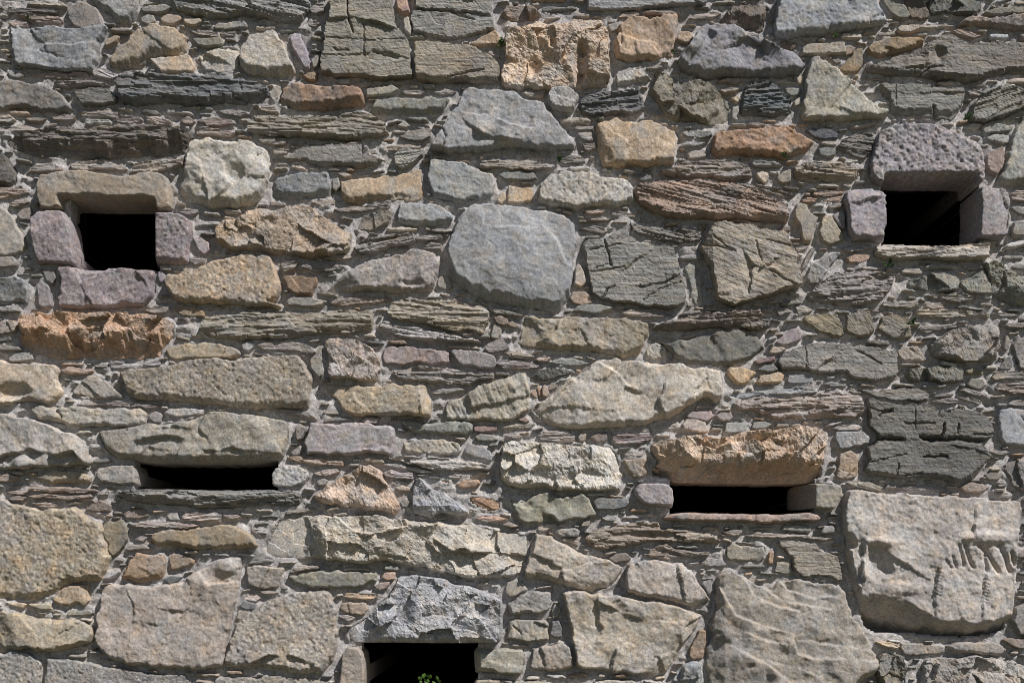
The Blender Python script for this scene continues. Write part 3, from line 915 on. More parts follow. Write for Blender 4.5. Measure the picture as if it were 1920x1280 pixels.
g 7f7c70 ; 577,675 585,660 600,645 603,660 600,680 602,700 595,705 582,690
R 8e8278 h26 ; 610,640 615,635 640,632 665,632 680,645 700,655 713,665 712,690 708,710 680,712 645,706 622,704 612,690 615,670
r 8d7b74 ; 717,665 720,648 735,645 780,648 820,654 842,655 842,675 820,682 780,678 750,682 722,682
g 86807e ; 845,653 870,655 900,658 925,663 928,680 925,692 895,687 862,680 852,668
s 77746a a4 ; 730,698 745,690 785,683 800,686 840,690 890,697 925,700 925,710 895,712 880,720 840,718 800,713 760,712 740,705
r a5916a h24 ; 602,718 620,715 660,717 690,722 730,718 770,720 798,720 802,740 808,760 808,778 780,778 720,778 670,776 650,772 635,758 620,740
s 75726a a12 ; 515,767 540,765 575,770 590,778 593,785 570,780 540,775
g 94898a h26 ; 570,830 575,805 582,793 610,792 660,792 700,794 730,793 737,800 739,825 736,850 700,848 650,850 600,850 575,850
r 7f7468 ; 552,800 558,790 572,800 565,820 555,825
g 8a8278 ; 543,845 560,833 565,840 560,850 545,852
s 80786a ; 672,786 685,780 708,782 705,790 685,792
g 7c7f74 ; 745,785 770,788 800,790 815,788 870,788 885,795 887,810 870,813 820,812 780,808 765,800
r 99917f ; 752,835 755,825 790,822 830,822 860,830 866,840 860,848 820,850 770,850 755,845
s 8d8b80 a6 ; 730,855 760,853 800,856 840,856 880,865 920,870 918,878 880,880 840,880 800,875 760,865
s 8a8a84 a8 ; 712,868 735,867 780,875 810,882 790,885 750,875
s 8b7a66 a6 ; 535,857 550,852 580,855 620,862 640,862 643,872 610,870 575,868
s 857d74 a-10 ; 583,885 600,880 630,876 635,883 615,890 590,890
g 857d74 ; 591,902 602,896 612,898 608,907 595,908
R a5886c h28 ; 580,932 595,922 610,910 640,893 665,878 690,868 710,880 715,895 735,920 745,940 747,955 740,963 720,958 680,955 650,948 610,942
s 8c8480 ; 715,885 730,880 755,885 773,884 773,897 745,896 720,890
R 84878d h26 ; 770,965 772,930 776,895 785,893 800,905 810,918 830,920 855,938 880,962 870,965 830,962 800,970
r a39480 ; 738,912 750,906 770,910 768,922 745,920
g 77766f ; 748,940 758,934 768,940 765,949 752,948
f 8a857a ; 908,650 915,642 930,633 948,638 955,650 940,655 915,658
s 857e6e ; 945,658 960,655 985,660 1003,665 990,670 960,668
s 8a7a68 ; 1003,670 1020,665 1034,668 1028,674 1010,674
s 7a6e68 ; 930,678 940,673 980,675 1010,678 1012,685 985,688 945,690
g 7f8279 ; 1028,677 1045,670 1075,670 1105,678 1090,683 1050,682
R 5f6058 ; 993,705 1010,690 1040,688 1075,692 1080,698 1060,702 1020,710
r 9e957e a65 ; 834,780 838,750 870,738 900,722 935,710 960,702 985,698 990,710 993,735 990,765 978,775 965,785 940,788 890,787 850,785
s 8d8a7c ; 806,733 830,726 865,725 875,730 850,734 820,738
g a87c54 ; 997,735 1003,728 1010,740 1006,745
g a87c54 ; 1008,725 1013,722 1016,738 1011,740
g a87c54 ; 1017,724 1022,720 1030,735 1025,742 1018,738
r 857868 ; 1023,728 1035,715 1055,715 1045,725 1030,730
r a39886 h30 u10 nbigtan ; 995,765 1005,755 1030,745 1035,735 1060,715 1085,700 1100,685 1125,673 1160,674 1200,677 1260,680 1310,685 1355,688 1357,720 1356,745 1345,752 1330,740 1300,755 1270,775 1230,790 1200,797 1150,800 1100,803 1045,803 1030,795 1010,780
s 878676 ; 938,800 955,794 985,790 1003,793 995,800 960,803
g 957f78 ; 973,785 985,780 993,787 985,790
s 7f7970 ; 1008,815 1020,806 1050,808 1080,812 1078,826 1050,828 1015,822
g 7d6e66 ; 1105,820 1115,810 1142,808 1140,825 1120,828
g 978a7a ; 1085,818 1090,810 1100,812 1098,823 1088,825
s 7a6c66 ; 1148,818 1160,812 1200,810 1228,815 1225,822 1190,830 1160,832
g 8b7068 ; 888,800 905,797 935,796 930,805 905,810 890,807
g 827f74 ; 890,818 900,812 925,813 934,822 920,825 895,823
g 807f7e ; 870,845 878,830 900,835 918,842 926,852 922,862 900,858 880,852
s 80786a ; 948,815 965,810 980,817 965,820
R 9b9587 h30 ; 935,880 940,850 943,830 960,827 1000,828 1030,830 1080,835 1120,832 1145,833 1160,850 1163,870 1168,890 1165,920 1120,918 1070,920 1020,913 980,917 950,913 938,895
r 9c7a58 ; 853,905 870,898 895,897 900,905 890,913 865,915
r a87a50 ; 875,933 880,927 910,930 940,938 938,955 915,957 890,948
s 957a64 ; 888,970 905,964 935,966 953,972 935,976 905,975
s 8d8474 ; 943,982 955,978 975,985 960,987
s a08c78 ; 815,903 830,897 848,900 840,907
s 8d8a80 ; 833,893 850,888 868,888 862,895
s 8d8a80 ; 868,888 890,885 922,882 915,888 885,892
g 66625c ; 905,905 918,898 930,900 925,908
p 9d9789 ; 1212,655 1220,643 1232,639 1250,648 1254,658 1245,668 1228,672 1215,667
g 8b7a7a ; 1455,640 1470,628 1485,615 1500,612 1507,622 1505,635 1490,640 1470,646
r a8906a ; 1444,658 1450,648 1470,648 1478,652 1465,660 1448,662
g 8b625c ; 1417,675 1430,668 1455,666 1457,673 1440,678 1422,681
g 6f716e ; 1423,690 1435,682 1455,682 1463,690 1450,695 1428,693
r b0905f ; 1365,690 1370,682 1395,685 1423,692 1420,702 1408,715 1385,718 1375,712 1367,700
r b09468 ; 1418,715 1425,700 1450,698 1465,692 1476,700 1472,715 1450,719 1425,720
f 74746a u5 nrightslab ; 1460,678 1465,665 1480,655 1510,645 1535,640 1580,641 1620,643 1650,650 1685,657 1687,680 1688,698 1670,708 1650,713 1620,710 1600,705 1590,698 1560,697 1530,697 1500,692 1470,688
g 7b8087 ; 1478,712 1482,700 1510,700 1528,707 1527,716 1505,717 1485,716
s 80857f ; 1545,717 1560,713 1590,717 1592,722 1565,722
s 77807f a-4 ; 1364,735 1380,735 1420,730 1470,722 1520,722 1540,730 1530,734 1470,739 1420,742 1375,746
s 80766a a-3 u6 ; 1375,750 1410,747 1480,743 1540,736 1590,737 1612,738 1622,750 1621,775 1600,780 1550,783 1500,783 1460,782 1430,775 1420,770 1390,768 1380,760
g 8b7b7c ; 1288,780 1300,770 1335,769 1340,780 1330,787 1300,782
g 8a7a7c ; 1345,778 1355,770 1370,768 1377,780 1370,787 1355,787
r 9c8d80 ; 1280,795 1288,783 1310,785 1325,790 1330,808 1310,808 1285,802
s 77736a ; 1305,765 1312,756 1335,760 1347,765 1335,768
g 85887f ; 1361,808 1364,790 1385,790 1405,792 1403,805 1385,808
g 85887f ; 1412,800 1415,790 1435,788 1450,793 1440,800 1420,802
s 80857f a-15 ; 1238,800 1255,793 1272,788 1270,797 1250,803
R a98a66 L4 h40 u34 d95 nlin4 ; 1218,840 1222,830 1240,822 1280,820 1283,815 1320,812 1345,818 1370,815 1400,805 1450,802 1500,797 1530,800 1555,808 1553,840 1548,870 1547,895 1530,902 1500,903 1400,903 1320,902 1280,902 1225,893 1220,880 1235,862 1225,855
g 8f8688 J4 h28 d80 ; 1187,920 1195,908 1205,904 1250,905 1263,915 1266,935 1264,950 1240,949 1210,946 1192,932
g 857e6e J4 h26 d115 njamb4 ; 1504,905 1535,904 1560,904 1580,910 1582,928 1575,942 1565,955 1535,953 1504,950
r 987f70 S4 h26 d80 ; 1240,972 1255,962 1290,959 1350,960 1420,962 1480,962 1520,958 1540,962 1553,972 1530,978 1490,978 1440,983 1400,978 1350,977 1290,977 1255,976
r 888a8c ; 1568,815 1572,808 1620,807 1632,815 1632,828 1610,835 1580,842 1574,830
r a8875e ; 1572,890 1575,865 1580,848 1600,842 1612,850 1616,870 1610,893 1595,898 1575,897
s 80786a ; 1565,800 1580,795 1600,795 1620,800 1610,805 1575,805
s 8d8a80 ; 1172,850 1180,844 1210,845 1205,853 1180,855
r 908069 ; 1170,860 1195,857 1215,858 1215,885 1205,893 1190,895 1178,880
r 978a7a ; 1688,655 1700,648 1725,643 1735,655 1745,672 1735,677 1715,672 1700,672 1690,663
R 66665c ; 1700,700 1710,690 1740,687 1790,686 1810,690 1812,712 1790,716 1760,713 1735,714 1715,712
f 77756a ; 1613,727 1650,730 1700,725 1740,730 1748,737 1745,750 1720,748 1680,748 1655,742 1635,737
s 75736a ; 1750,740 1770,735 1795,735 1790,742 1760,742
s 75736a ; 1752,750 1775,743 1800,745 1803,752 1780,754 1758,753
s 7a776a a14 ; 1805,728 1820,725 1857,735 1853,742 1825,738
s 7a776a a14 ; 1800,742 1815,738 1845,748 1843,755 1820,750
g 7f7a6c ; 1818,720 1825,708 1848,707 1853,720 1840,727
g 7d7458 ; 1813,692 1830,688 1850,692 1848,700 1820,698
s 77705f ; 1863,705 1870,695 1940,692 1940,708 1900,708 1870,710
s 75695c ; 1866,725 1875,715 1910,712 1940,715 1940,738 1900,735 1870,730
f 64665c h28 u6 ndarkup ; 1632,795 1632,745 1650,750 1690,757 1710,757 1740,755 1750,762 1765,772 1790,765 1800,765 1830,770 1848,780 1855,790 1866,815 1858,823 1840,832 1852,845 1858,855 1850,870 1835,880 1820,895 1795,902 1760,895 1730,890 1705,897 1680,893 1640,888 1625,882 1624,875 1635,860 1628,840 1645,827 1650,812
g 858990 ; 1875,780 1882,765 1900,762 1940,765 1940,838 1915,835 1890,830 1880,815
s 77736a ; 1895,755 1905,748 1940,748 1940,758 1910,758
s 80786a ; 1862,845 1890,843 1897,847 1880,850
g 7d746a ; 1853,890 1865,880 1885,885 1880,897 1860,898
R 75706a ; 1882,880 1890,865 1915,855 1940,850 1940,925 1920,920 1905,905 1895,890
s 85826f a10 ; 1592,903 1610,899 1640,905 1658,912 1655,918 1630,915 1600,908
s 77736a ; 1685,912 1720,910 1765,913 1785,918 1750,918 1700,916
r 8c7d70 ; 1803,913 1825,903 1850,905 1863,912 1855,922 1835,925 1815,920
s 77736a ; 1872,925 1885,920 1905,928 1895,932 1878,930
s 77736a ; 1872,902 1885,900 1895,907 1880,911
p a39670 h26 y ; -20,930 10,938 40,948 75,955 110,952 140,950 150,962 165,975 185,980 190,1000 195,1025 203,1045 195,1070 180,1090 130,1090 105,1103 92,1120 60,1125 25,1124 -20,1122
g 7f7358 h10 ; 187,985 200,975 225,975 236,990 235,1010 215,1035 205,1042 195,1020
r 84705f ; 153,955 165,940 185,935 206,945 203,960 180,960
r 857565 ; 223,962 240,952 268,952 278,965 255,972 230,970
g 8d8a84 ; 310,968 318,957 330,960 332,974 315,975
s 8b7f74 ; 335,968 345,960 400,958 412,965 408,978 375,978 345,974
s 82766c ; 413,965 440,964 448,968 430,971
s 82766c ; 240,983 270,976 320,978 372,985 350,990 300,988 260,988
s 82766c ; 247,1010 260,1003 272,1006 265,1014
g 89785a h24 u8 ; 279,1015 285,998 310,993 350,994 400,985 440,985 465,1000 478,1020 460,1026 420,1028 380,1030 340,1024 310,1020 290,1024
r 99784e u12 ; 218,1085 225,1070 240,1050 250,1037 275,1042 300,1037 308,1050 305,1070 295,1088 260,1092 235,1092
g 94764f ; 313,1045 320,1036 350,1040 362,1050 360,1058 335,1065 315,1070
s 8f8f8c a-30 ; 188,1085 205,1070 222,1063 220,1073 200,1085
g 5f6362 ; 303,1085 315,1079 340,1080 330,1090 315,1096
g 9a8c7d h24 nmauveslab ; 175,1195 180,1160 185,1120 195,1095 240,1095 300,1097 340,1090 360,1072 385,1062 400,1050 430,1045 447,1045 447,1080 440,1115 432,1160 425,1200 415,1250 380,1256 300,1250 230,1245 205,1235 180,1210
r 928469 h24 u10 ; -20,1145 20,1148 70,1155 110,1160 150,1165 170,1175 172,1200 165,1210 120,1218 80,1223 45,1220 10,1220 -20,1225
r a58e62 y ; 95,1125 103,1108 125,1097 160,1095 163,1125 152,1138 140,1128 125,1137 105,1132
s a09068 ; 0,1128 30,1130 44,1132 38,1139 20,1135
g a09068 ; 45,1132 92,1130 94,1142 70,1143
p 8b877c h14 ; -20,1225 20,1222 50,1225 70,1240 68,1285 60,1340 -20,1340
p 84807a h14 ; 80,1235 110,1235 150,1242 195,1250 250,1260 340,1265 350,1275 345,1330 80,1335
p 8a8275 h10 ; 400,1275 440,1270 520,1268 620,1275 620,1330 400,1330
r 978c7c ; 462,1063 480,1060 510,1062 530,1065 522,1080 518,1100 490,1103 465,1098
s 8a8474 ; 540,1070 555,1058 590,1060 600,1065 570,1067 545,1074
g 807d69 ; 538,1082 560,1075 620,1069 655,1072 690,1070 707,1075 705,1085 685,1097 650,1102 610,1103 580,1100 548,1095
g b08a6c ; 715,1080 720,1072 740,1072 737,1085 722,1087
g 8f7568 ; 700,1098 710,1092 730,1090 725,1102 710,1107
s 9a8464 ; 642,1118 650,1108 700,1113 712,1112 705,1122 670,1123
r 9a8262 ; 632,1138 640,1130 685,1128 688,1140 680,1152 650,1150 635,1145
s 8d8a80 ; 633,1155 650,1153 665,1158 650,1165
s 80786a ; 483,1107 500,1106 520,1110 510,1114 490,1112
s 8e8278 a25 ; 455,1118 468,1108 485,1120 478,1127 460,1124
g 6f7276 ; 447,1135 455,1125 478,1132 480,1142 460,1143
g 8f8678 ; 440,1160 445,1143 460,1145 467,1150 455,1165
p 989280 h22 y nspeck ; 418,1250 430,1205 440,1170 465,1150 490,1130 530,1112 560,1108 610,1107 620,1118 628,1140 630,1180 630,1215 620,1245 600,1265 550,1262 500,1252 460,1255
R 9a9281 h34 u6 nlonggrey ; 488,1035 495,1020 510,985 520,970 560,965 600,965 640,970 690,965 720,968 740,975 760,972 790,980 820,975 860,978 900,985 940,995 975,998 992,1002 990,1030 985,1055 975,1075 955,1085 920,1082 880,1082 850,1078 800,1065 760,1060 720,1050 680,1055 620,1048 560,1048 510,1045
R 86878a L5 h36 u10 d95 ; 650,1195 652,1178 685,1155 710,1130 735,1105 745,1080 775,1075 800,1078 830,1082 850,1092 885,1098 925,1115 942,1125 944,1155 940,1200 930,1207 880,1206 800,1206 700,1205 660,1206
g 8f8373 J5 h24 d80 ; 634,1280 637,1250 640,1225 650,1212 670,1212 680,1225 683,1250 683,1290 680,1345 637,1345
r 8f8a74 J5 h24 d80 ; 889,1240 888,1220 895,1213 930,1216 980,1215 985,1225 982,1255 975,1268 930,1265 890,1262
r 8f8570 J5 h18 d80 ; 888,1275 930,1272 990,1275 1050,1280 1050,1345 888,1345
r 96897a ; 993,1250 1000,1220 1020,1210 1050,1203 1068,1210 1073,1230 1077,1250 1070,1257 1040,1258 1000,1257
g 8d8678 ; 948,1110 952,1090 970,1087 985,1095 990,1105 970,1115 955,1117
r 868278 ; 950,1130 965,1120 1000,1110 1025,1107 1037,1110 1035,1130 1030,1145 1010,1148 980,1150 955,1155
r 8d8674 ; 950,1200 951,1165 965,1158 1000,1160 1028,1165 1030,1200 1000,1203
r 737270 ; 1032,1190 1035,1165 1050,1160 1056,1175 1055,1195 1040,1198
g 8d8678 ; 1035,1150 1040,1132 1052,1140 1048,1155 1038,1160
r 9b9480 h26 u10 y ; 983,1078 990,1050 998,1020 1003,1002 1020,1000 1050,1015 1090,1033 1120,1045 1150,1055 1167,1065 1160,1085 1145,1100 1120,1110 1090,1108 1060,1098 1020,1088 1000,1085
r a39688 h24 u8 ; 1173,1075 1178,1058 1200,1050 1250,1052 1280,1055 1300,1068 1310,1090 1325,1110 1335,1130 1310,1135 1270,1130 1240,1122 1205,1115 1178,1112
r 9e9780 h26 y ; 1055,1110 1070,1107 1110,1112 1160,1118 1200,1125 1250,1130 1290,1140 1318,1152 1310,1175 1290,1200 1265,1240 1245,1265 1200,1265 1150,1258 1085,1252 1080,1225 1070,1180 1065,1140
g 85846f ; 952,928 965,935 985,940 1000,930 1025,923 1050,930 1090,924 1105,935 1118,965 1090,970 1040,978 985,980 975,970 962,950
g 6b6d6c ; 1112,938 1120,933 1178,933 1180,945 1170,952 1120,953
s 8d8a80 ; 1130,970 1140,965 1157,967 1155,973 1140,975
s 8d8a80 ; 1165,970 1185,963 1210,962 1225,960 1230,966 1200,970
r 85807a ; 1037,998 1050,990 1080,990 1088,995 1085,1005 1055,1005
s 857d70 ; 1052,1010 1085,1008 1085,1022 1070,1015
s 8d8a80 ; 1007,993 1010,985 1045,982 1040,988 1020,995
g 857d70 ; 1090,985 1095,977 1106,976 1105,985
s 7d7360 u6 a3 ; 1097,1010 1105,998 1130,990 1160,985 1185,980 1235,980 1240,990 1290,993 1335,1000 1355,1013 1340,1018 1290,1015 1240,1012 1200,1018 1170,1025 1130,1028 1105,1025
s 756a58 a8 ; 1212,1040 1230,1025 1250,1018 1270,1030 1300,1032 1335,1035 1330,1042 1290,1045 1250,1048 1220,1045
g 7d7264 ; 1140,1047 1155,1037 1175,1036 1185,1045 1175,1052 1155,1055
r 88806f ; 1362,1040 1362,1025 1375,1019 1410,1020 1438,1021 1438,1045 1430,1053 1395,1053 1370,1050
g 9c7f66 ; 1443,1055 1445,1035 1454,1032 1452,1055
f 7f7c6c ; 1462,1020 1465,1013 1500,1015 1530,1020 1545,1035 1570,1042 1577,1060 1582,1085 1560,1083 1530,1078 1505,1078 1490,1065 1487,1045 1475,1030
f 858270 ; 1458,1070 1460,1052 1485,1050 1489,1075 1475,1073
s 857c6c ; 1400,1003 1420,998 1470,1000 1520,1003 1573,1010 1560,1013 1500,1006 1430,1007
r 8f8c88 ; 1543,998 1550,985 1565,985 1570,995 1555,1000
s 857c6c ; 1358,998 1375,992 1396,992 1393,1002 1375,1002
r 8c8780 ; 1316,1055 1330,1045 1355,1045 1365,1058 1350,1062 1325,1060
g 908778 h30 nwave ; 1345,1090 1352,1075 1375,1067 1395,1083 1420,1095 1450,1105 1465,1085 1500,1085 1550,1095 1580,1098 1590,1120 1600,1150 1615,1175 1630,1200 1645,1230 1647,1260 1620,1275 1600,1290 1590,1345 1340,1345 1335,1300 1325,1250 1325,1215 1340,1190 1330,1170 1340,1150 1345,1130
r 957a5a ; 1292,1230 1300,1205 1315,1180 1328,1182 1326,1213 1318,1237 1300,1238
r 858c8c ; 1262,1275 1280,1250 1300,1240 1318,1245 1318,1285 1310,1320 1265,1320
g 8d8a84 ; 1318,1090 1335,1085 1338,1105 1332,1115
g 9c9388 h34 ncarved ; 1582,985 1585,960 1590,920 1600,918 1640,922 1690,925 1740,930 1790,930 1840,935 1880,940 1910,940 1916,955 1912,990 1908,1010 1907,1060 1905,1110 1900,1150 1895,1185 1870,1192 1820,1200 1760,1197 1700,1190 1650,1192 1625,1180 1615,1150 1610,1110 1600,1080 1590,1040
R 6b6658 a80 ; 1645,1245 1655,1225 1680,1225 1700,1235 1705,1260 1700,1300 1660,1300 1650,1270
g 8d8374 ; 1690,1215 1695,1205 1740,1207 1776,1213 1776,1225 1750,1228 1700,1228
g 8e8272 u6 ; 1780,1212 1800,1205 1850,1205 1880,1207 1893,1220 1880,1230 1840,1226 1790,1222
R 878076 ; 1728,1290 1735,1250 1745,1235 1775,1235 1840,1230 1850,1235 1900,1235 1940,1250 1940,1345 1728,1345
r 7a6a5c ; 1885,1200 1900,1195 1920,1198 1940,1195 1940,1215 1905,1215
r 857d74 ; 1905,1165 1910,1140 1940,1120 1940,1195 1915,1190
s 978a6a a10 ; 1648,1203 1680,1205 1690,1212 1680,1217 1660,1210
g 8d7e70 ; 1910,1035 1925,1030 1940,1035 1940,1045 1915,1045
"""
FEAT = {
 'slab': [('crack', 7, 1.6, [(650, 0), (652, 30), (660, 58)]), ('crack', 5, 1.2, [(682, 45), (682, 102)]), ('crack', 4, 1.3, [(605, 102), (670, 103), (720, 96), (768, 112)]),
          ('crack', 4, 1.2, [(610, 68), (690, 75), (765, 72)]), ('step', 9, 18, [(618, 36), (650, 32), (690, 38), (735, 52)]), ('crack', 7, 2.5, [(700, 95), (720, 102), (745, 108)])],
 'ochre': [('hollow', 26, 1086, 118, 17, 52), ('hollow', 12, 1000, 125, 16, 26), ('hollow', 8, 1035, 80, 9, 14)],
 'bluewedge': [('step', -12, 30, [(845, 205), (880, 213), (920, 217), (960, 235), (990, 240)]), ('step', 11, 26, [(850, 210), (880, 235), (905, 255), (945, 263), (1000, 275)]), ('crack', 4, 1.5, [(828, 240), (836, 258), (830, 275)])],
 'violet': [('step', -20, 30, [(1433, 150), (1433, 110), (1428, 70)]), ('hollow', 8, 1330, 65, 16, 14), ('bump', 7, 1300, 85, 25, 25)],
 'wide': [('step', 14, 20, [(1705, 125), (1735, 122), (1745, 100), (1730, 85)]), ('hollow', 10, 1760, 100, 16, 24), ('crack', 5, 2, [(1730, 138), (1745, 125), (1768, 122)])],
 'slab2': [('step', 7, 14, [(1655, 168), (1700, 172), (1760, 170), (1810, 168)]), ('crack', 8, 2.5, [(1755, 195), (1760, 218)]), ('crack', 3, 1, [(1682, 152), (1684, 205)])],
 'congl': [('rough', 3.2, 8.0)],
 'jambr': [('rampx', 291, -1, 5.0)],
 'jamb4': [('rampx', 1530, -1, 4.5)],
 'mauvewedge': [('step', -8, 24, [(752, 478), (752, 522)]), ('hollow', 9, 775, 530, 28, 10)],
 'bigslab': [('step', -7, 30, [(905, 390), (908, 420), (925, 428), (960, 424), (1000, 428)]), ('step', -5, 16, [(1020, 425), (1045, 450), (1060, 490)]), ('bump', 8, 960, 480, 130, 110)],
 'cracked': [('crack', 8, 1.6, [(1133, 446), (1140, 470), (1146, 495)]), ('crack', 5, 1.2, [(1118, 500), (1148, 492)]), ('step', 6, 12, [(1172, 505), (1190, 485), (1225, 468)]),
             ('crack', 7, 1.4, [(1128, 558), (1140, 540), (1152, 534)]), ('crack', 8, 1.6, [(1200, 537), (1245, 528), (1275, 513)]), ('crack', 4, 1.2, [(1205, 562), (1240, 540), (1278, 527)])],
 'greenslab': [('step', -10, 20, [(1404, 545), (1408, 505), (1425, 500), (1450, 505)]), ('step', 9, 18, [(1395, 478), (1410, 498), (1430, 505), (1448, 490)]), ('crack', 5, 1.4, [(1320, 460), (1345, 465), (1370, 472)]),
               ('crack', 4, 1.4, [(1415, 455), (1425, 490)]), ('crack', 4, 1.4, [(1435, 452), (1485, 465)]), ('rampx', 1336, -1, 0.6)],
 'hol': [('hollow', 14, 20, 735, 48, 26)],
 'leftbig': [('step', 18, 26, [(-10, 858), (25, 848), (60, 842), (105, 855), (140, 845), (160, 870)]), ('bump', 12, 42, 868, 26, 18)],
 'lin3': [('step', 9, 26, [(262, 825), (310, 815), (345, 822), (385, 845), (440, 842), (500, 850)]), ('step', -8, 24, [(500, 790), (510, 815), (525, 845)])],
 'bigtan': [('below', 0.75, [(1045, 800), (1200, 785), (1260, 765), (1330, 735), (1355, 748)]), ('step', -7, 22, [(1125, 680), (1160, 700), (1175, 720)])],
 'rightslab': [('step', 6, 22, [(1530, 693), (1555, 672), (1580, 655)]), ('crack', 4, 1.2, [(1512, 648), (1514, 690)])],
 'lin4': [('below', 0.55, [(1222, 850), (1290, 858), (1340, 862), (1400, 852), (1460, 855), (1550, 862)]), ('step', -12, 24, [(1285, 818), (1310, 835), (1335, 842), (1375, 830)])],
 'darkup': [('crack', 16, 3.5, [(1640, 822), (1665, 821), (1692, 823)]), ('crack', 14, 3.5, [(1728, 819), (1750, 826), (1775, 824), (1800, 822), (1830, 827), (1862, 826)]), ('hollow', 18, 1752, 823, 24, 7), ('crack', 8, 2.2, [(1733, 856), (1775, 856)]), ('crack', 4, 1.2, [(1628, 868), (1700, 850)]), ('crack', 4, 1.4, [(1680, 892), (1686, 870)]), ('step', 5, 18, [(1785, 835), (1830, 842), (1850, 852)]), ('hollow', 22, 1768, 772, 11, 8), ('crack', 10, 1.8, [(1771, 793), (1767, 818)]), ('crack', 8, 3, [(1650, 778), (1672, 768)]), ('crack', 3, 1, [(1716, 760), (1717, 805)]), ('crack', 6, 2, [(1700, 793), (1750, 793)]), ('crack', 6, 2, [(1797, 795), (1795, 812)])],
 'mauveslab': [('step', 5, 18, [(236, 1105), (252, 1135), (248, 1165), (290, 1170)]), ('step', 5, 14, [(300, 1140), (335, 1146), (362, 1145)]), ('step', -14, 16, [(372, 1072), (390, 1095), (440, 1090)]), ('bump', 10, 425, 1062, 26, 20), ('crack', 3, 1.4, [(272, 1248), (310, 1195), (375, 1115)])],
 'speck': [('step', 11, 20, [(470, 1245), (505, 1228), (545, 1228), (575, 1240), (600, 1258)])],
 'longgrey': [('step', 10, 22, [(820, 1015), (850, 1035), (920, 1035), (985, 1040)]), ('step', -12, 22, [(640, 975), (665, 995), (700, 1000), (760, 985)]), ('step', 8, 16, [(580, 985), (590, 1015), (640, 1030), (700, 1035), (760, 1045)]), ('step', -7, 20, [(855, 1065), (905, 1068)])],
 'wave': [('step', -7.4, 75, [(1378, 1069), (1400, 1090), (1410, 1113), (1432, 1125), (1461, 1137), (1490, 1143)]), ('step', -7.4, 75, [(1405, 1084), (1437, 1105), (1470, 1127), (1512, 1134), (1550, 1140)]),
          ('step', -7.4, 75, [(1463, 1087), (1479, 1105), (1520, 1120), (1583, 1115)]), ('step', -9.3, 75, [(1350, 1102), (1378, 1152), (1408, 1164), (1437, 1173), (1485, 1188), (1494, 1224), (1527, 1234), (1583, 1234), (1645, 1238)]),
          ('step', -8.1, 75, [(1375, 1212), (1408, 1230), (1435, 1242), (1467, 1268), (1482, 1280)]), ('step', -3.7, 75, [(1437, 1238), (1497, 1253), (1535, 1267)]), ('step', -3.1, 75, [(1384, 1179), (1437, 1201), (1470, 1205)]), ('step', -3.1, 75, [(1500, 1200), (1560, 1208), (1640, 1220)]),
          ('rampx', 1358, -1, 0.55)],
 'carved': [('below', 0.95, [(1605, 1112), (1660, 1116), (1700, 1125), (1740, 1150), (1765, 1163), (1790, 1158), (1830, 1166), (1880, 1158), (1910, 1150)]),
            ('hollow', 20, 1645, 1052, 34, 46), ('step', 13, 60, [(1616, 1092), (1617, 1050), (1618, 1016)][::-1]), ('hollow', 14, 1592, 1015, 14, 22), ('bump', 5, 1690, 1102, 60, 16), ('step', 5, 70, [(1618, 1014), (1660, 1035), (1700, 1062), (1738, 1085)]),
            ('step', 6, 16, [(1828, 960), (1826, 1000)]), ('rough', 1.6, 7.0),
            ('bump', 8, 1850, 1008, 62, 16), ('step', -7, 30, [(1752, 1160), (1751, 1110), (1757, 1070)]), ('step', -7, 30, [(1841, 1160), (1842, 1110), (1846, 1080)]),
            ('crack', 7, 2.6, [(1799, 1022), (1807, 1062)]), ('crack', 7, 2.8, [(1809, 1022), (1815, 1045), (1823, 1063)]), ('crack', 5, 2.2, [(1784, 1042), (1792, 1063)]), ('crack', 4, 2, [(1772, 1050), (1781, 1063)]),
            ('crack', 8, 3.6, [(1836, 1022), (1852, 1040), (1860, 1055), (1872, 1072)]), ('crack', 9, 4.6, [(1873, 1022), (1884, 1042), (1893, 1072)]), ('crack', 9, 3.0, [(1896, 1034), (1902, 1060)]), ('crack', 9, 3.5, [(1846, 1040), (1849, 1070)])]
           + [('crack', 2.6, 1.3, [(1752, 1064 + 6 * i), (1764 - i * .5, 1068 + 6 * i)]) for i in range(9)] + [('crack', 2.6, 1.3, [(1842, 1085 + 6 * i), (1853 - i * .5, 1089 + 6 * i)]) for i in range(8)],
}

OPEN = [  # five loops through the wall: x0, y0, x1, y1 of the hole behind the dressed stones
    (128, 362, 292, 507), (1658, 320, 1842, 466), (248, 856, 516, 924), (1260, 894, 1532, 968), (676, 1198, 896, 1352)]
WX0, WX1, WY0, WY1 = -640.0, 2560.0, -420.0, GROUND + 30.0

# ------------------------------------------------------------------ the wall
wall = link('rubble_masonry', None, None, None, (0, 0, 0), label='rubble stone wall of slate and sandstone pierced by five small dark openings', category='wall')

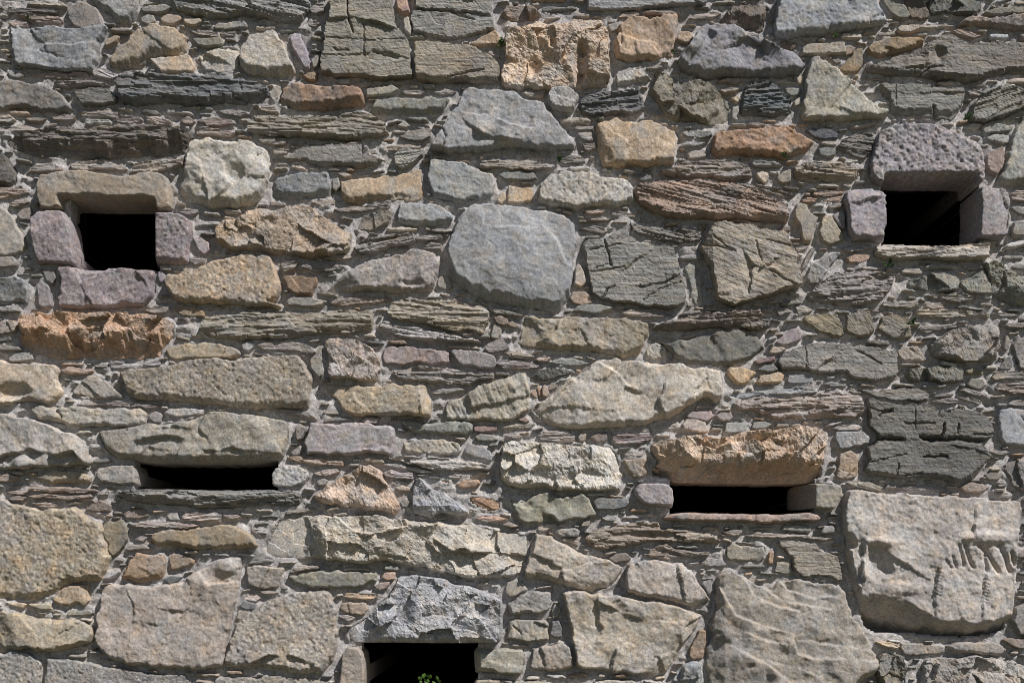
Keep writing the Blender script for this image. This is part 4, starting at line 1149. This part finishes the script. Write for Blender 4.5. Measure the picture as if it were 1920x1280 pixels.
LOOPLAB = ['small square opening at upper left', 'small square opening at upper right', 'low slot at lower left', 'low slot at lower right', 'opening at the bottom of the wall']
loops = []
M_REV = stone_mat('inner_stone', grain=120, gc=0.3)
for (x0, y0, x1, y1), lab in zip(OPEN, LOOPLAB):
    # splayed inner mouth behind the dressed stones
    d0, d1, g = 86.0, 230.0, 110.0
    a = [(x0 - 2, y0 - 2), (x1 + 2, y0 - 2), (x1 + 2, y1 + 2), (x0 - 2, y1 + 2)]
    b = [(x0 - g, y0 - g * .3), (x1 + g, y0 - g * .3), (x1 + g, y1 + g * .3), (x0 - g, y1 + g * .3)]
    V = [P(x, y, -d0) for x, y in a] + [P(x, y, -d1) for x, y in b]
    Q = [(i, (i + 1) % 4, 4 + (i + 1) % 4, 4 + i) for i in range(4)]
    Cc = np.ones((8, 3)) * 0.04  # stone darkened in colour to paint the shade inside the openings
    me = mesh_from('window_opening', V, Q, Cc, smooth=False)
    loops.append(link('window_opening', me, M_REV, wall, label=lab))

# lattice of signed distance to the nearest stone, for the mortar and the pinning stones
GR = 3.2
gx = np.arange(WX0, WX1 + GR, GR)
gy = np.arange(WY0, WY1 + GR, GR)
GX, GY = np.meshgrid(gx, gy)
G = np.full(GX.shape, -40.0)


def stamp(poly, margin=36):
    p = np.asarray(poly)
    lo = p.min(0) - margin
    hi = p.max(0) + margin
    i0 = max(0, int((lo[0] - WX0) / GR)); i1 = min(len(gx), int((hi[0] - WX0) / GR) + 2)
    j0 = max(0, int((lo[1] - WY0) / GR)); j1 = min(len(gy), int((hi[1] - WY0) / GR) + 2)
    if i1 <= i0 or j1 <= j0:
        return
    sd = poly_sdf(GX[j0:j1, i0:i1], GY[j0:j1, i0:i1], p)
    G[j0:j1, i0:i1] = np.maximum(G[j0:j1, i0:i1], sd)


def G_at(x, y):
    i = np.clip(((x - WX0) / GR).astype(int), 0, len(gx) - 1)
    j = np.clip(((y - WY0) / GR).astype(int), 0, len(gy) - 1)
    return G[j, i]


stones = []
for line in DATA.strip().splitlines():
    head, pts = line.split(';')
    tk = head.split()
    poly = [tuple(float(v) for v in q.split(',')) for q in pts.split()]
    d = {}
    for t in tk[2:]:
        if t == 'y':
            d['y'] = 1
        elif t[0] in 'huda':
            d[t[0]] = float(t[1:])
        elif t[0] == 'n':
            d['feat'] = FEAT[t[1:]]
        elif t[0] in 'LJS':
            d['win'] = t
    stones.append((tk[0], tk[1], d, poly, poly_area(poly)))
stones.sort(key=lambda s: -s[4])
for s in stones:
    stamp(chaikin(s[3], 0.2), 40)
for (x0, y0, x1, y1) in OPEN:
    stamp([(x0, y0), (x1, y0), (x1, y1), (x0, y1)], 12)

rng = np.random.default_rng(11)
big = 0
WN = {'L': 'lintel', 'J': 'jamb', 'S': 'sill'}
for i, (kind, hx, d, poly, area) in enumerate(stones):
    prm = dict(d)
    sz = math.sqrt(area)
    hd = float(np.clip(6 + 0.09 * sz + rng.normal(0, 2.0), 5, 19))
    prm['h'] = 0.78 * prm['h'] if 'h' in prm else hd
    prm['col'] = hexlin(hx) / ALB * {'s': 1.2, 'R': 1.16, 'f': 0.98}.get(kind, 1.0) * (np.array([1.025, 0.985, 1.0]) if kind in 'sf' else 1.0)
    res = float(np.clip(sz / 30, 1.3, 2.2))
    prm['grow'] = 0.0 if 'win' in d else 2.0
    V, Q, C = stone_mesh(kind, poly, prm, rng, res)
    c = np.array([(V[:, 0].min() + V[:, 0].max()) / 2, 0, V[:, 2].min()])
    name = 'stone'
    par = wall
    if 'win' in d:
        name = WN[d['win'][0]]
        par = loops[int(d['win'][1]) - 1]
    elif area < 1150:
        name = 'pinning_stone'
    me = mesh_from(name, V - c, Q, C, smooth=kind in 'gpr')
    link(name, me, M_PEBBLE if d.get('win') == 'L2' else KMAT[kind], par, tuple(c))

# ------------------------------------------------------------------ pinning stones too small to pick apart, and the courses beyond
COLS = ['7d7568', '77736a', '80786a', '706a60', '857d70', '6b6c62', '8a7d6c', '7a7a72', '908674', '8a7258', '66645c', '8d8a84']


def rough_poly(cx, cy, L, T, ang, rng, n=8, sq=0.6):
    t = np.linspace(0, 2 * math.pi, n, endpoint=False) + rng.uniform(-0.25, 0.25, n)
    x = np.sign(np.cos(t)) * np.abs(np.cos(t)) ** sq * L / 2 * rng.uniform(0.82, 1.05, n)
    y = np.sign(np.sin(t)) * np.abs(np.sin(t)) ** sq * T / 2 * rng.uniform(0.75, 1.05, n)
    ca, sa = math.cos(ang), math.sin(ang)
    return np.stack([cx + x * ca - y * sa, cy + x * sa + y * ca], -1)


def shard(cx, cy, L, T, ang, rng):         # splintered slate end: a flat wedge with broken corners
    a, b = rng.uniform(0.1, 0.45, 2)
    u = rng.uniform(0.05, 0.5, 2)
    k = rng.uniform(-0.5, 0.5, 4) * 0.35
    x = np.array([-0.5, -0.5 + a * 0.6, 0.5 - b * 0.6, 0.5, 0.5 - b * 0.3, 0.0 + k[0], -0.5 + a * 0.3]) * L
    y = np.array([u[0] - 0.25 + k[1] * .4, -0.5 + k[1] * .5, -0.5 + k[2], u[1] - 0.25, 0.45, 0.5 + k[3] * .5, 0.45]) * T
    if rng.random() < 0.5:
        x = -x[::-1]
        y = y[::-1]
    ca, sa = math.cos(ang), math.sin(ang)
    return np.stack([cx + x * ca - y * sa, cy + x * sa + y * ca], -1)


def pack(sizes, region, rng, gap, big=False):
    out = []
    for (L, T, tries) in sizes:
        cx = rng.uniform(WX0 + 5, WX1 - 5, tries)
        cy = rng.uniform(WY0 + 5, WY1 - 5, tries)
        m = region(cx, cy) & (G_at(cx, cy) < -(T * 0.42 + gap))
        for x, y in zip(cx[m], cy[m]):
            if G_at(np.array([x]), np.array([y]))[0] > -(T * 0.42 + gap):
                continue
            for _ in range(3):
                a = rng.normal(0, 0.10 if not big else 0.06)
                l = L * rng.uniform(0.75, 1.25)
                h = T * rng.uniform(0.8, 1.2)
                p = rough_poly(x, y, l, h, a, rng, 9, 0.5) if big else shard(x, y, l, h, a, rng)
                q = np.concatenate([p, 0.5 * (p + np.roll(p, -1, 0)), 0.5 * p + 0.5 * np.array([x, y])])
                if (G_at(q[:, 0], q[:, 1]) < -gap).all() and region(q[:, 0], q[:, 1]).all():
                    stamp(p, 30)
                    out.append(p)
                    break
    return out


def in_frame(x, y):
    return (x > -14) & (x < 1934) & (y > -12) & (y < 1340)


def outside(x, y):
    return ~in_frame(x, y) & (x > WX0 + 4) & (x < WX1 - 4) & (y > WY0 + 4)


def anywhere(x, y):
    return (x > WX0 + 4) & (x < WX1 - 4) & (y > WY0 + 4)


def build_set(name, polys, res_fn, rng, mats, kinds, hrange):
    acc = {}
    for p in polys:
        kind = kinds[rng.integers(len(kinds))]
        ar = poly_area(p)
        prm = {'q': 0.03 if ar < 1500 else 0.08, 'h': rng.uniform(*hrange) + 0.05 * math.sqrt(ar), 'col': hexlin(COLS[rng.integers(len(COLS))]) / ALB * rng.uniform(0.95, 1.45)}
        V, Q, C = stone_mesh(kind, p, prm, rng, res_fn(ar))
        mi = mats.index(KMAT[kind])
        acc.setdefault('V', []).append(V)
        acc.setdefault('C', []).append(C)
        acc.setdefault('Q', []).append(Q + acc.get('n', 0))
        acc['n'] = acc.get('n', 0) + len(V)
        acc.setdefault('M', []).append(np.full(len(Q), mi, np.int32))
    me = mesh_from(name, np.concatenate(acc['V']), np.concatenate(acc['Q']), np.concatenate(acc['C']))
    for m in mats:
        me.materials.append(m)
    me.polygons.foreach_set('material_index', np.concatenate(acc['M']))
    return link(name, me, None, wall, kind='stuff')


rng = np.random.default_rng(23)
far = pack([(250, 150, 500), (190, 95, 900), (150, 70, 1600), (110, 52, 3000), (80, 36, 5000)], outside, rng, 5, True)
build_set('stone_courses', far, lambda a: 5.0, rng, [M_FINE, M_ROCK, M_SLATE, M_GRIT], 'grrRsssfp', (12, 24))
small = pack([(78, 15, 9000), (58, 12, 12000), (42, 9.5, 18000), (30, 8, 22000), (21, 6.6, 26000), (13, 5.5, 26000)], anywhere, rng, 1.3)
ins = [p for p in small if in_frame(p[:, 0].mean(), p[:, 1].mean())]
ext = [p for p in small if not in_frame(p[:, 0].mean(), p[:, 1].mean())]
build_set('small_pinnings', ins, lambda a: 1.5, rng, [M_FINE, M_ROCK, M_SLATE], 'gssfffr', (4, 11))
build_set('pinnings_beyond', ext, lambda a: 4.6, rng, [M_FINE, M_ROCK, M_SLATE], 'gssfffr', (4, 11))
print('small', len(ins), 'beyond', len(ext), 'far', len(far))

# ------------------------------------------------------------------ mortar bed
hole = np.zeros(GX.shape, bool)
for (x0, y0, x1, y1) in OPEN:
    hole |= (GX > x0) & (GX < x1) & (GY > y0) & (GY < y1)
sd = G
Hm = -1.6 + 5.5 * fbm(GX / 38, GY / 38, 4) + 2.2 * fbm(GX / 9 + 5, GY / 9, 4, 0.6) + 1.2 * vn(GX / 3.6, GY / 3.6)
Hm += 6.0 * np.exp(-np.maximum(0, -sd) / 6.0) * sstep(-0.2, 0.5, fbm(GX / 50 + 77, GY / 50, 3))     # pointed up against some stones
Hm -= 5.0 * sstep(-2, -9, sd) * sstep(0.1, -0.4, fbm(GX / 44 + 177, GY / 44, 3))
Hm = np.where(sd > 3, np.minimum(Hm, -6), Hm)
pc = hexlin('9a958f') / ALB
Cm = pc * (1 + 0.16 * fbm(GX / 30, GY / 30, 4) + 0.22 * fbm(GX / 6 + 3, GY / 6, 3))[..., None]
pale = sstep(0.15, 0.5, fbm(GX / 70 + 31, GY / 70, 3))[..., None] * 0.45
Cm = Cm * (1 - pale) + np.array([0.50, 0.49, 0.48]) * pale
Cm = np.clip(Cm, 0.03, 0.8)
keepv = (sd < 6.5) & ~hole
keep = keepv[:-1, :-1] & keepv[1:, :-1] & keepv[1:, 1:] & keepv[:-1, 1:]
V, Q, C = grid_mesh(GX, GY, Hm, keep, Cm, 40)
me = mesh_from('mortar', V, Q, C)
link('mortar', me, M_MORTAR, wall)

# wall body behind the facing: back, ends and top, hollow and unlit inside
x0, _, zb = P(WX0, GROUND + 30)
x1, _, zt = P(WX1, WY0)
yf, yb = 0.03, 3.2
V = [(x0, yf, zb), (x1, yf, zb), (x1, yf, zt), (x0, yf, zt), (x0, yb, zb), (x1, yb, zb), (x1, yb, zt), (x0, yb, zt)]
Q = [(4, 5, 6, 7), (0, 4, 7, 3), (1, 2, 6, 5), (3, 7, 6, 2), (0, 1, 5, 4)]
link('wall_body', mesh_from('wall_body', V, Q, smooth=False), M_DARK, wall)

# ------------------------------------------------------------------ ground
n = 101
t = np.linspace(-1, 1, n)
gxx = np.sign(t) * (np.abs(t) ** 3) * 600 + t * 8
X, Y = np.meshgrid(gxx, gxx)
Z = 0.04 * fbm(X / 1.7, Y / 1.7, 4) + 0.02 - 0.03
idx = np.arange(n * n).reshape(n, n)
Q = np.stack([idx[:-1, :-1], idx[:-1, 1:], idx[1:, 1:], idx[1:, :-1]], -1).reshape(-1, 4)
mg, tg, bgd = new_mat('trodden_grass')
ng = tg.nodes.new('ShaderNodeTexNoise')
ng.inputs['Scale'].default_value = 3.0
ng.inputs['Detail'].default_value = 8
gg = tg.nodes.new('ShaderNodeNewGeometry')
tg.links.new(gg.outputs['Position'], ng.inputs['Vector'])
rg = tg.nodes.new('ShaderNodeValToRGB')
rg.color_ramp.elements[0].position = 0.4
rg.color_ramp.elements[0].color = (0.045, 0.06, 0.02, 1)
rg.color_ramp.elements[1].position = 0.62
rg.color_ramp.elements[1].color = (0.15, 0.12, 0.08, 1)
tg.links.new(ng.outputs['Fac'], rg.inputs[0])
tg.links.new(rg.outputs[0], bgd.inputs['Base Color'])
link('ground', mesh_from('ground', np.stack([X.ravel(), Y.ravel(), Z.ravel()], -1), Q), mg, None, kind='structure')


# ------------------------------------------------------------------ plants rooted in the joints
def plant(px, py, h, size, nl, seed, mat, label, leaf=0.42):
    r = random.Random(seed)
    base = Vector(P(px, py, h))
    root = link('wall_plant', None, None, None, base, label=label, category='plant', group='plants rooted in the wall joints')
    V, Q = [], []
    SV, SQ = [], []
    for k in range(nl):
        az = r.uniform(-1.3, 1.3)
        el = r.uniform(-0.2, 1.3)
        ln = size * r.uniform(0.55, 1.0) * S
        d = Vector((math.sin(az) * math.cos(el), -math.cos(az) * math.cos(el) * 0.7, math.sin(el))).normalized()
        tip = d * ln
        mid = d * ln * 0.55
        # stem: thin three sided tube
        s = d.cross(Vector((0.3, 0.2, 1))).normalized() * 0.0011
        w = d.cross(s).normalized() * 0.0011
        i = len(SV)
        for c in (Vector((0, 0, 0)), tip):
            SV += [c + s, c - s * .5 + w, c - s * .5 - w]
        for j in range(3):
            SQ.append((i + j, i + (j + 1) % 3, i + 3 + (j + 1) % 3, i + 3 + j))
        for c, sc in ((tip, 1.0), (mid, 0.8), (d * ln * .8, .9)):
            for sg in (-1, 1):
                ld = (d * r.uniform(.1, .7) + Vector((r.uniform(-.6, .6), -r.uniform(.1, .7), r.uniform(-.3, .8)))).normalized() * size * S * leaf * sc
                nn = Vector((r.uniform(-.5, .5), -1, r.uniform(-.2, 1))).normalized()
                sd_ = ld.cross(nn).normalized() * ld.length * 0.30
                i = len(V)
                V += [c, c + ld * .35 + sd_, c + ld * .75 + sd_ * .8, c + ld + nn * -0.0008, c + ld * .75 - sd_ * .8, c + ld * .35 - sd_, c + ld * .5 + nn * 0.0025]
                Q += [(i, i + 5, i + 6, i + 1), (i + 1, i + 6, i + 3, i + 2), (i + 6, i + 5, i + 4, i + 3)]
    link('leaves', mesh_from('leaves', [tuple(v) for v in V], Q, smooth=False), mat, root)
    link('stems', mesh_from('stems', [tuple(v) for v in SV], SQ, smooth=False), M_LEAFD, root)


plant(804, 1312, 16, 46, 7, 1, M_LEAF, 'bright green leafy shoot growing in the bottom opening', 0.24)
plant(940, 84, 12, 13, 7, 2, M_LEAF, 'small green plant at the left edge of the big ochre stone')
plant(1262, 100, 14, 9, 6, 3, M_LEAFD, 'tiny green plant at the lower right corner of the ochre block')
plant(1568, 68, 12, 8, 5, 4, M_LEAF, 'tiny green sprig under the big grey stone at top right')
plant(1472, 294, 14, 10, 6, 5, M_LEAFD, 'tiny green plant hanging under the long orange stone')
plant(1049, 300, 8, 10, 7, 6, M_LEAFD, 'small dark green plant above the pale granite boulder')
plant(1668, 498, 10, 13, 9, 7, M_LEAFD, 'small green plant under the sill of the right square opening')
plant(1814, 222, 14, 11, 8, 8, M_LEAFD, 'dark green plant above the right square opening')
plant(1712, 606, 12, 12, 8, 9, M_LEAFD, 'dark green plant between the olive stones at right')
plant(51, 33, 10, 8, 6, 10, M_LEAFD, 'tiny green plant in the top left corner of the wall')
